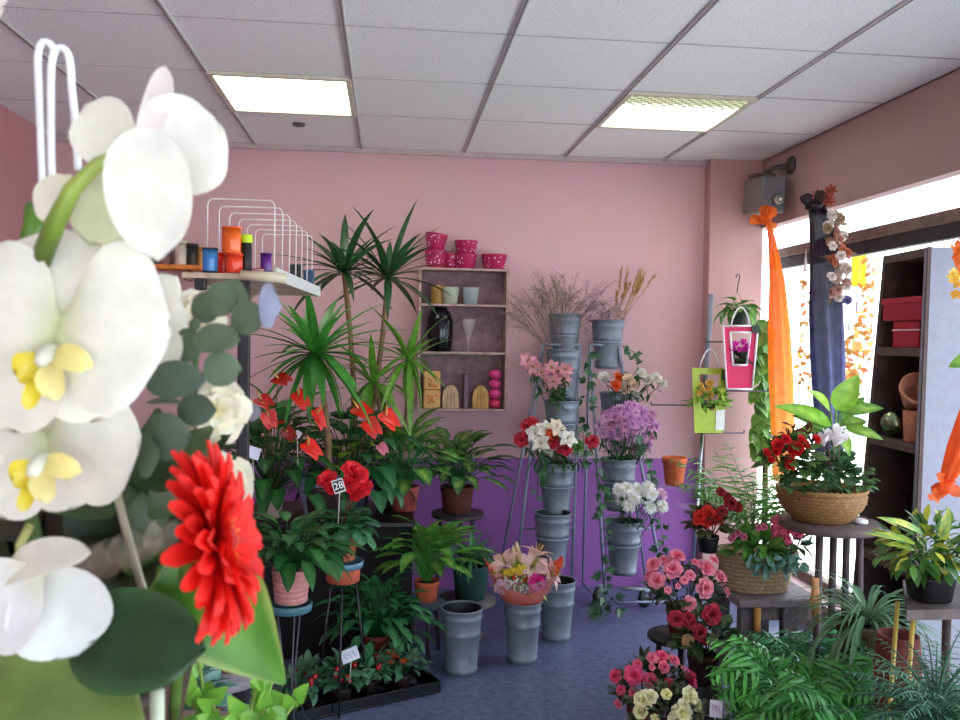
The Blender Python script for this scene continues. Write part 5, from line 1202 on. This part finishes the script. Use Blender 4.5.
pot(t, b+Z*(zc.z-.18), .075, .06, .14, C('3a3030')); MB().lathe(b, [(.08, 0), (.08, zc.z-.185), (.07, zc.z-.181)], C('241e20'), 20).build('pedestal', 'satin', t)
mb = MB()
for k in range(90):
    a = k*2.4; e = rnd.uniform(.1, 1.45); frond(mb, zc-Z*.045, V((cos(a)*cos(e), sin(a)*cos(e), sin(e))), rnd.uniform(.15, .25), 14, .035, .0035, 1.1, mul(C('3a6a50'), rnd.uniform(.7, 1.3)), C('5a8a70'))
mb.build('foliage', 'matte_leaf', t)
c0 = at(815, 590, 2.85); mb = MB()
for k in range(5): mb.tube([at(815+k*1.2-2, 578, 2.85), at(814+rnd.uniform(-2, 3), 600, 2.84), at(816+rnd.uniform(-3, 3), 622, 2.85)], [.006, .012, .003], C('b07a48'), 6)
tag(mb.build('dried_husk', 'wood'), 'twisted brown dried husk hanging left of the stool legs', 'husk')
b = on(1000, 2.2, zt+.001) if 0 else V((at(1000, 500, 2.15).x, 2.15, at(935, 607, 2.0).z+.001))
t = thing('potted_sapling', 'plant outside the right edge showing one pale green leaf', 'plant', b)
pot(t, b, .06, .045, .1, C('8a5a44')); P_ = at(966, 360, 2.12)
mb = MB(); mb.tube(curve(b+Z*.08, P_+V((.1, 0, .02)), .02, 6, V((1, 0, 0))), .003, C('4a7a34'), 6); mb.tube([P_+V((.1, 0, .02)), P_], .002, C('4a7a34'), 5)
mb.blade(P_, V((-1, 0, -.35)), V((-.3, -.8, .4)), .05, .044, .3, 'heart', .1, C('7aa84a'), C('5f9a3a'), nu=5, nv=4)
clump(mb, P_+V((.1, 0, 0)), 9, .06, .045, .0, 1.2, .5, C('6a9a44'), None, None, 'heart', .03, 5, 4, az=(-1.2, 1.2)); mb.build('foliage', 'leaf', t)
# ================================================================== FOREGROUND FLOWER ARRANGEMENT
FY = .46
CAMD = V((0, -1, 0))
WH, WG = C('efede2'), C('c8d094')
def fp(x, y, dy=0.): return at(x, y, FY+dy)
def opet(mb, x0, y0, x1, y1, w, N=(0, -1, .1), bow=.06, cup=.12, dy0=0., dy1=0., col=WH, base=WG, ruf=.025, prof='broad', nu=14, nv=10, edge=None):
    mb.petal(fp(x0, y0, dy0), fp(x1, y1, dy1), w*FY/F, V(N), prof, bow, cup, col, base, nu, nv, ruf, rnd.uniform(0, 6), edge)
stem_root = fp(70, 640, .1)
t = thing('orchid', 'white moth orchid with large blooms filling the left foreground', 'orchid', stem_root)
def bloom(label, pets, lip=None):
    mb = MB()
    for p in pets: opet(mb, *p[0], **p[1])
    o = mb.build('bloom', 'petal', t); o['label'] = label
    if lip:
        x, y, k = lip; mb = MB()
        def q(dx, dy, z=0): return fp(x+dx*k, y+dy*k, -.012+z)
        yl, gd = C('e0cc30'), C('c89a18')
        mb.petal(q(0, -8), q(-30, 18, -.01), 30*k*FY/F, V((.3, -1, .4)), 'obov', .2, .5, yl, gd, 8, 6, .03)
        mb.petal(q(0, -8), q(34, 4, -.012), 22*k*FY/F, V((-.3, -1, .3)), 'obov', .25, .5, C('e8dc8a'), gd, 8, 6, .03)
        mb.petal(q(0, -4), q(2, 34, -.016), 22*k*FY/F, V((0, -1, .5)), 'obov', .25, .4, C('e8dc90'), gd, 8, 6, .05)
        mb.petal(q(-4, 4), q(-24, 42, -.016), 14*k*FY/F, V((.2, -1, .2)), 'obov', .2, .4, yl, C('d8b828'), 8, 4, .03)
        mb.lathe(q(0, -12, .004), [(.002, 0), (.0045, .004), (.005, .012), (.003, .018), (.001, .019)], C('eceedd'), 12, ax=V((0, -1, -.4)))
        mb.build('lip', 'wax_petal', o)
    return o
# upper bloom, seen from behind
bloom('upper bloom seen from the side', [
    ((126, 158, 84, 104, 66), dict(N=(-.3, -1, .2), dy1=.012, col=C('f0f2e2'), base=C('e2e6c0'), prof='round')),
    ((126, 165, 88, 245, 74), dict(N=(-.4, -1, .1), dy1=.0, col=C('e2e8c2'), base=C('c8d48e'))),
    ((138, 150, 166, 66, 27), dict(N=(.7, -1, 0), dy1=.02, col=C('e6dcd8'), base=C('d8c8c4'), prof='round', ruf=.01, cup=.3)),
    ((138, 165, 226, 132, 104), dict(N=(.25, -1, .1), dy1=.014, dy0=.012, col=C('f6f4ea'), base=WH, ruf=.05)),
    ((142, 128, 158, 262, 76), dict(N=(.2, -1, .05), dy0=-.012, dy1=-.014, col=WH, base=C('f0f2ea'), prof='round', bow=.1)),
    ((128, 170, 118, 265, 52), dict(N=(-.1, -1, .1), dy1=.008, col=C('e8ecd0'), base=C('c8d49a'))),
    ((72, 176, 36, 216, 40), dict(N=(-.5, -1, .2), dy1=.01, col=C('f0eed8'), base=C('dfe4b4')))])
MB().tube([fp(40, 262, .0), fp(56, 222, -.014), fp(72, 190, -.016), (fp(98, 164, -.016)), fp(130, 154, -.01)], [.0052, .005, .0042, .0036, .0046], [C('6f8a30'), C('7d9a3a'), C('96ac4a'), C('a8b85c'), C('c4cc86')], 10).build('flower_stalk', 'leaf', t)
MB().tube([fp(24, 250, .03), fp(34, 225, .03), fp(30, 205, .035)], [.004, .0055, .003], C('5f8a2f'), 8).build('bud', 'leaf', t)
# small bloom behind
bloom('small bloom behind the main one', [((140, 318, 178, 276, 44), dict(dy0=.05, dy1=.05, prof='round')), ((140, 322, 188, 318, 70), dict(dy0=.05, dy1=.052)), ((135, 320, 176, 366, 52), dict(dy0=.05, dy1=.045)), ((130, 310, 128, 255, 56), dict(dy0=.05, dy1=.055, col=C('eef0dc')))])
# main bloom
G_ = dict(col=WH, base=C('ccd4a0'))
bloom('large open main bloom', [
    ((58, 325, 62, 228, 108), dict(dy0=.0, dy1=.012, N=(0, -1, .25), bow=.1, **G_)),
    ((60, 330, -48, 300, 135), dict(dy0=-.004, dy1=-.004, N=(-.15, -1, .2), bow=.08, **G_)),
    ((60, 326, 172, 336, 165), dict(dy0=-.008, dy1=-.006, N=(.2, -1, .2), bow=.1, **G_)),
    ((56, 335, 0, 430, 80), dict(dy0=-.002, dy1=-.004, N=(-.1, -1, -.1), **G_)),
    ((60, 335, 112, 418, 84), dict(dy0=-.0, dy1=.0, N=(.1, -1, -.1), **G_))], (54, 362, 1.15))
bloom('lower open bloom with yellow lip', [
    ((48, 440, 60, 380, 70), dict(dy0=.022, dy1=.03, **G_)),
    ((48, 445, 142, 436, 128), dict(dy0=.014, dy1=.018, N=(.15, -1, .1), **G_)),
    ((48, 445, -50, 440, 120), dict(dy0=.014, dy1=.018, N=(-.15, -1, .1), **G_)),
    ((46, 450, 84, 505, 66), dict(dy0=.018, dy1=.01, N=(.1, -1, -.2), **G_)),
    ((44, 450, -10, 515, 70), dict(dy0=.018, dy1=.01, N=(-.1, -1, -.2), **G_))], (46, 468, 1.05))
bloom('drooping bloom low at the left edge', [
    ((0, 578, 92, 553, 44), dict(N=(.0, -.7, .8), dy0=0, dy1=-.01, prof='round', bow=.12)),
    ((38, 562, 78, 656, 92), dict(N=(.35, -1, .15), dy0=.0, dy1=.0, bow=.12, col=C('eef2ee'), base=C('f2f2e8'))),
    ((42, 566, -30, 640, 96), dict(N=(-.3, -1, .2), dy0=-.008, dy1=-.012, col=C('f2f4f4'), base=C('e6e8c8'))),
    ((30, 570, 45, 640, 40), dict(N=(0, -1, .1), dy0=.01, dy1=.006, col=C('e8ecd4'), base=C('d8dfae')))])
bloom('petals of another bloom at the top left corner', [((-30, 10, 14, -6, 34), dict(prof='round', dy0=.02)), ((-20, 30, 4, 8, 22), dict(prof='round', dy0=.02))])
MB().tube([fp(22, 572, .012), fp(20, 545, .01), fp(30, 525, .016)], .0025, C('b8bf78'), 8).build('flower_stalk', 'leaf', t)
MB().tube([stem_root, fp(40, 560, .09), fp(18, 450, .08), fp(12, 340, .07), fp(24, 262, .04)], .0045, C('5a7a34'), 8).build('main_stem', 'leaf', t)
DK = C('16331a')
mb = MB()
mb.petal(fp(72, 636, .02), fp(207, 650, -.01), 100*FY/F, V((.1, -.9, .4)), 'round', .08, .08, C('1d4624'), C('16361b'), 16, 12, .03, .6, C('3f6a3c'))
mb.build('leaf', 'leaf', t)['label'] = 'dark rounded leaf with pale rim'
mb = MB(); mb.petal(fp(-60, 720, .02), fp(150, 735, .0), 190*FY/F, V((0, -.8, .6)), 'round', .12, .06, C('6a8040'), C('74864a'), 14, 12, .03, 1.0, C('a8b878'))
mb.build('leaf', 'leaf', t)['label'] = 'broad olive leaf at bottom left corner'
# stake and pale stem
tag(MB().tube([fp(113, 478, .06), fp(126, 530, .06), fp(140, 580, .058), fp(150, 612, .056)], .0026, C('b0a890'), 8).build('plant_stake', 'leaf'), 'grey-beige stake slanting down between the orchid and gerbera', 'stake')
tag(MB().tube([fp(157, 690, .05), fp(157, 720, .05), fp(158, 780, .05)], .0042, C('e4ecd8'), 10).build('plant_stake', 'leaf'), 'thick pale upright stake at the bottom below the dark leaf', 'stake')
# foliage and vessel in the shade behind
vb = at(-10, 860, .62)
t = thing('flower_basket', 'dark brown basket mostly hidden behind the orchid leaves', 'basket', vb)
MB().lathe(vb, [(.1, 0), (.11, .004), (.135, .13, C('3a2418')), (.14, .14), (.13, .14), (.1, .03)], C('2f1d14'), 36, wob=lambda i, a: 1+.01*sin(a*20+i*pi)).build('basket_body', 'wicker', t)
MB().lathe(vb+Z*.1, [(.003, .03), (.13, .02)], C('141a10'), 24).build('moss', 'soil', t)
tt = thing('flower_table', 'round table under the foreground flower arrangement, below the photo edge', 'table', V((vb.x, vb.y, 0)))
MB().lathe(V((vb.x+.06, vb.y, vb.z-.03)), [(.24, 0), (.245, .004), (.245, .024), (.24, .029)], C('8a7a6a'), 40).build('table_top', 'wood', tt); MB().tube([V((vb.x+.06, vb.y, .01)), V((vb.x+.06, vb.y, vb.z-.03))], .03, C('6a5a4c'), 12).build('column', 'wood', tt); MB().lathe(V((vb.x+.06, vb.y, 0)), [(.18, 0), (.18, .01), (.03, .03)], C('6a5a4c'), 24).build('base', 'wood', tt)
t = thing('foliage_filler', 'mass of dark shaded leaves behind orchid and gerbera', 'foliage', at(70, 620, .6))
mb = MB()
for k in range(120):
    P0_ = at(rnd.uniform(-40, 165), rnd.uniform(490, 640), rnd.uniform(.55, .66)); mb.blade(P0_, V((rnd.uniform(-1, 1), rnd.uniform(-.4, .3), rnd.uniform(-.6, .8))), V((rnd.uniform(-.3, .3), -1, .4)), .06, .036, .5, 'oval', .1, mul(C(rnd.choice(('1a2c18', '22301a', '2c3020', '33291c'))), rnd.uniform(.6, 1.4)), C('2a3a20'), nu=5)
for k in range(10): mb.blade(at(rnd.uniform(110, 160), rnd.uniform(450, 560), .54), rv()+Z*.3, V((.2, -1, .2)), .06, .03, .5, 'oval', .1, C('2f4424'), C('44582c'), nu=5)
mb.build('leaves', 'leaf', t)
# cellophane glints
mb = MB()
for k in range(6): mb.petal(at(60+k*18, 600-k*9, .53), at(84+k*18, 548-k*6, .55), .02, V((.2, -1, .3)), 'round', .1, .2, C('e8d8c8'), C('c88a5a'), 6, 4, .1)
tag(mb.build('cellophane', 'film'), 'crumpled clear cellophane glinting in the dark between the orchid blooms', 'wrapping')
# white cord handles
t = thing('cord_handle', 'white looped cord handle standing up behind the upper orchid bloom', 'handle', fp(54, 200, .05))
for pts in (((43, 196), (41, 140), (39, 90), (38, 56), (42, 43), (50, 44), (55, 52)), ((52, 186), (51, 140), (51, 90), (52, 62), (57, 49), (65, 50), (70, 62), (72, 90), (76, 130), (78, 170))):
    MB().tube(smooth([fp(x, y, .05) for x, y in pts]), .0022, C('eef2f4'), 8).build('cord', 'satin', t)
# gerbera
gc = at(212, 543, .45); ga = (RT*.96+FW*.06+UP*.2).normalized()
t = thing('gerbera', 'large bright red gerbera facing right in the foreground', 'flower', gc-ga*.05-Z*.1)
mb = MB(); RD, RD2 = C('e61414'), C('f2281e')
for n, L, e, ph in ((26, .045, .1, 0), (26, .044, .28, .15), (24, .039, .5, .3), (22, .03, .75, .1), (16, .02, 1.0, .2)):
    mb.ring(gc, ga, n, L, .0105, e, .35, RD, RD2, .007, 'ray', ph, .1, 7, 2, .25)
mb.build('petals', 'petal', t)
mb = MB(); mb.lathe(gc, [(.003, .004), (.006, .006), (.007, .010), (.004, .012), (.001, .011)], C('c8181c'), 20, ax=ga)
mb.ring(gc, ga, 30, .014, .0024, 1.15, .2, C('d81818'), C('f4803a'), .005, 'ray', 0, .2, 3, 2)
mb.build('disc', 'petal', t)
mb = MB(); mb.ring(gc-ga*.006, ga, 16, .02, .006, .3, -.4, C('3a5a24'), C('4a6a2c'), .004, 'lance', 0, .1, 4, 2); mb.tube(smooth([gc-ga*.004, gc-ga*.02+V((0, .03, -.012)), gc+V((-.04, .09, -.13))]), .0035, C('5a7a34'), 8); mb.build('stem', 'leaf', t)
# big bright leaf
t = thing('broad_leaf', 'big bright green pointed leaf behind the red gerbera', 'leaf', at(175, 620, .5))
mb = MB()
P0_, P1_ = at(172, 555, .49), at(283, 688, .48)
def prof_l(t_): return max(.03, (sin(pi*min(1, t_**.62))**.8)*(1-.25*t_))
mb.blade(P0_, P1_-P0_, V((-.25, -1, .35)), (P1_-P0_).length, .07, .12, prof_l, .06, C('4a8a24'), C('5a9a2a'), C('6aa83a'), 14, 8, ruf=.012, fn=lambda t_, v, c: mix(c, C('b8d070'), .7) if abs(v) > .97 else c)
mb.tube([P0_, at(160, 570, .5), at(150, 640, .52)], .002, C('5a8a2c'), 6); mb.build('blade', 'leaf', t)
# eucalyptus
t = thing('eucalyptus_branch', 'grey-green eucalyptus branch with round leaves right of orchid', 'branch', at(160, 470, .5))
EU = .72; mb = MB()
mb.tube([at(258, 290, .525), at(240, 310, .525), at(215, 355, .525), at(197, 385, .525), at(180, 412, .525), at(160, 455, .53), at(150, 500, .54)], .0009, C('6a5a3c'), 6)
for x, y, w, h, N, c in ((222, 300, 34, 36, (.1, -1, .2), '63775c'), (248, 318, 34, 34, (.4, -1, .1), '5c7056'), (207, 308, 32, 32, (-.3, -1, .1), '5a6c50'), (234, 296, 30, 34, (0, -1, .3), '6a7a5e'), (190, 345, 30, 34, (-.3, -1, 0), '5f7456'), (216, 340, 46, 32, (.2, -1, .5), '66785e'), (222, 369, 38, 34, (.3, -1, 0), '6a8468'), (175, 381, 58, 38, (-.1, -1, .4), '56695a'), (197, 410, 40, 32, (.2, -1, .1), '4f6450'), (167, 436, 48, 48, (-.1, -1, .0), '5c6c5a'), (163, 403, 36, 14, (0, -.4, 1), '7a8a70'), (148, 455, 24, 44, (-.6, -1, 0), '55664f'), (270, 306, 22, 44, (.7, -1, .1), 'a8b0cc'), (195, 325, 12, 14, (-.2, -1, .2), '5a6a4c')):
    d = V((rnd.uniform(-.3, .3), 0, 1)); N = V(N)
    a = at(x-w*.5, y, .5+rnd.uniform(-.012, .012)); b = a+RT*(w*.5/F)
    mb.petal(a, a+RT*(w*.5/F), h*.5/F, N, 'round', .06, .1, mul(C(c), EU), mul(C(c), EU*.9), 8, 8, .02, rnd.uniform(0, 6))
mb.build('leaves', 'matte_leaf', t)
# cream ruffled roses
for i, (x, y, r, lab) in enumerate(((196, 316, 24, 'cream white rose high behind the eucalyptus, topmost of three'), (214, 412, 30, 'cream white ruffled rose below the eucalyptus leaves'), (224, 484, 26, 'cream white ruffled rose peeking out right of the gerbera top'))):
    c0 = at(x, y, .56); t = thing('rose', lab, 'flower', c0-Z*.1); mb = MB(); rr = r*.56/F; ax = (V((.35, -1, .25))).normalized()
    ruffle(mb, c0, ax, rr*1.15, C('f6f0dc'), C('f0e4b8')); ruffle(mb, c0+ax*.006, ax, rr*.8, C('f8f4e4'), C('f0e4b8')); mb.build('bloom', 'petal', t)
    MB().tube([c0, c0-Z*.1], .002, C('4a6a34'), 6).build('stem', 'leaf', t)
# ivy sprays at the bottom edge
t = thing('ivy', 'young bright green ivy sprays along the bottom left edge', 'ivy', at(232, 772, .75))
mb = MB(); rt_ = at(232, 772, .75); pot(t, rt_-Z*.045, .05, .04, .06, C('8a5a44'))
for x, y in ((195, 640), (188, 690), (212, 700), (256, 690), (278, 660), (297, 700), (172, 715), (240, 712), (265, 708)):
    P_ = [rt_, at((230+x)/2, 745, .75), at(x, y, .74)]; mb.tube(P_, .0016, C('8aa84a'), 5)
    for k in range(5):
        q = P_[1].lerp(P_[2], .4+.15*k); mb.blade(q, V((rnd.uniform(-1, 1), -.3, rnd.uniform(-.2, 1))), V((rnd.uniform(-.4, .4), -1, .5)), .02, .016, .3, 'heart', .1, C('6aa83a'), C('8ac04a'), nu=4)
mb.build('foliage', 'leaf', t)
t = thing('small_plant', 'blue-green leafy plant behind the pale post at bottom left', 'plant', at(188, 700, 1.7))
b = WL[t]; pp_ = at(188, 760, 1.7); pot(t, pp_, .06, .045, .1, C('8a4a3a')); MB().lathe(V((pp_.x, pp_.y, 0)), [(.07, 0), (.07, pp_.z-.004), (.06, pp_.z)], C('241e20'), 20).build('pedestal', 'satin', t)
bush(MB(), b, .04, .05, .1, 80, .05, .03, C('3a6a5a'), C('6a9a8a')).build('foliage', 'leaf', t)

# ================================================================== LIGHT
w = bpy.data.worlds.new('World'); scn.world = w; w.use_nodes = True
nt = w.node_tree; nt.nodes.clear()
bg = nt.nodes.new('ShaderNodeBackground'); ou = nt.nodes.new('ShaderNodeOutputWorld')
bg.inputs['Color'].default_value = (.80, .90, 1, 1); bg.inputs['Strength'].default_value = 4.0
nt.links.new(bg.outputs[0], ou.inputs[0])
def area(name, loc, rot, sx, sy, power, col, portal=False):
    l = bpy.data.lights.new(name, 'AREA'); l.shape = 'RECTANGLE'; l.size = sx; l.size_y = sy; l.energy = power; l.color = col
    o = bpy.data.objects.new(name, l); COL.objects.link(o); o.location = loc; o.rotation_euler = rot
    if portal: l.cycles.is_portal = True
    return o
sl = bpy.data.lights.new('sun', 'SUN'); sl.energy = 10; sl.angle = .02; sl.color = (1, .96, .9)
so = bpy.data.objects.new('sun', sl); COL.objects.link(so); so.rotation_euler = (0, -radians(38), 0)
area('window_portal', (2.47, 1.2, 1.15), (0, pi/2, 0), 2.0, 7.6, 1, (1, 1, 1), True)
area('front_portal', (.4, Y0-.04, 1.07), (pi/2, 0, 0), 2.6, 2.15, 1, (1, 1, 1), True)
scn.view_settings.view_transform = 'Standard'; scn.view_settings.look = 'None'
scn.view_settings.exposure = 0.45
scn.cycles.max_bounces = 8; scn.cycles.transparent_max_bounces = 16; scn.cycles.sample_clamp_indirect = 6
scn.cycles.use_denoising = True
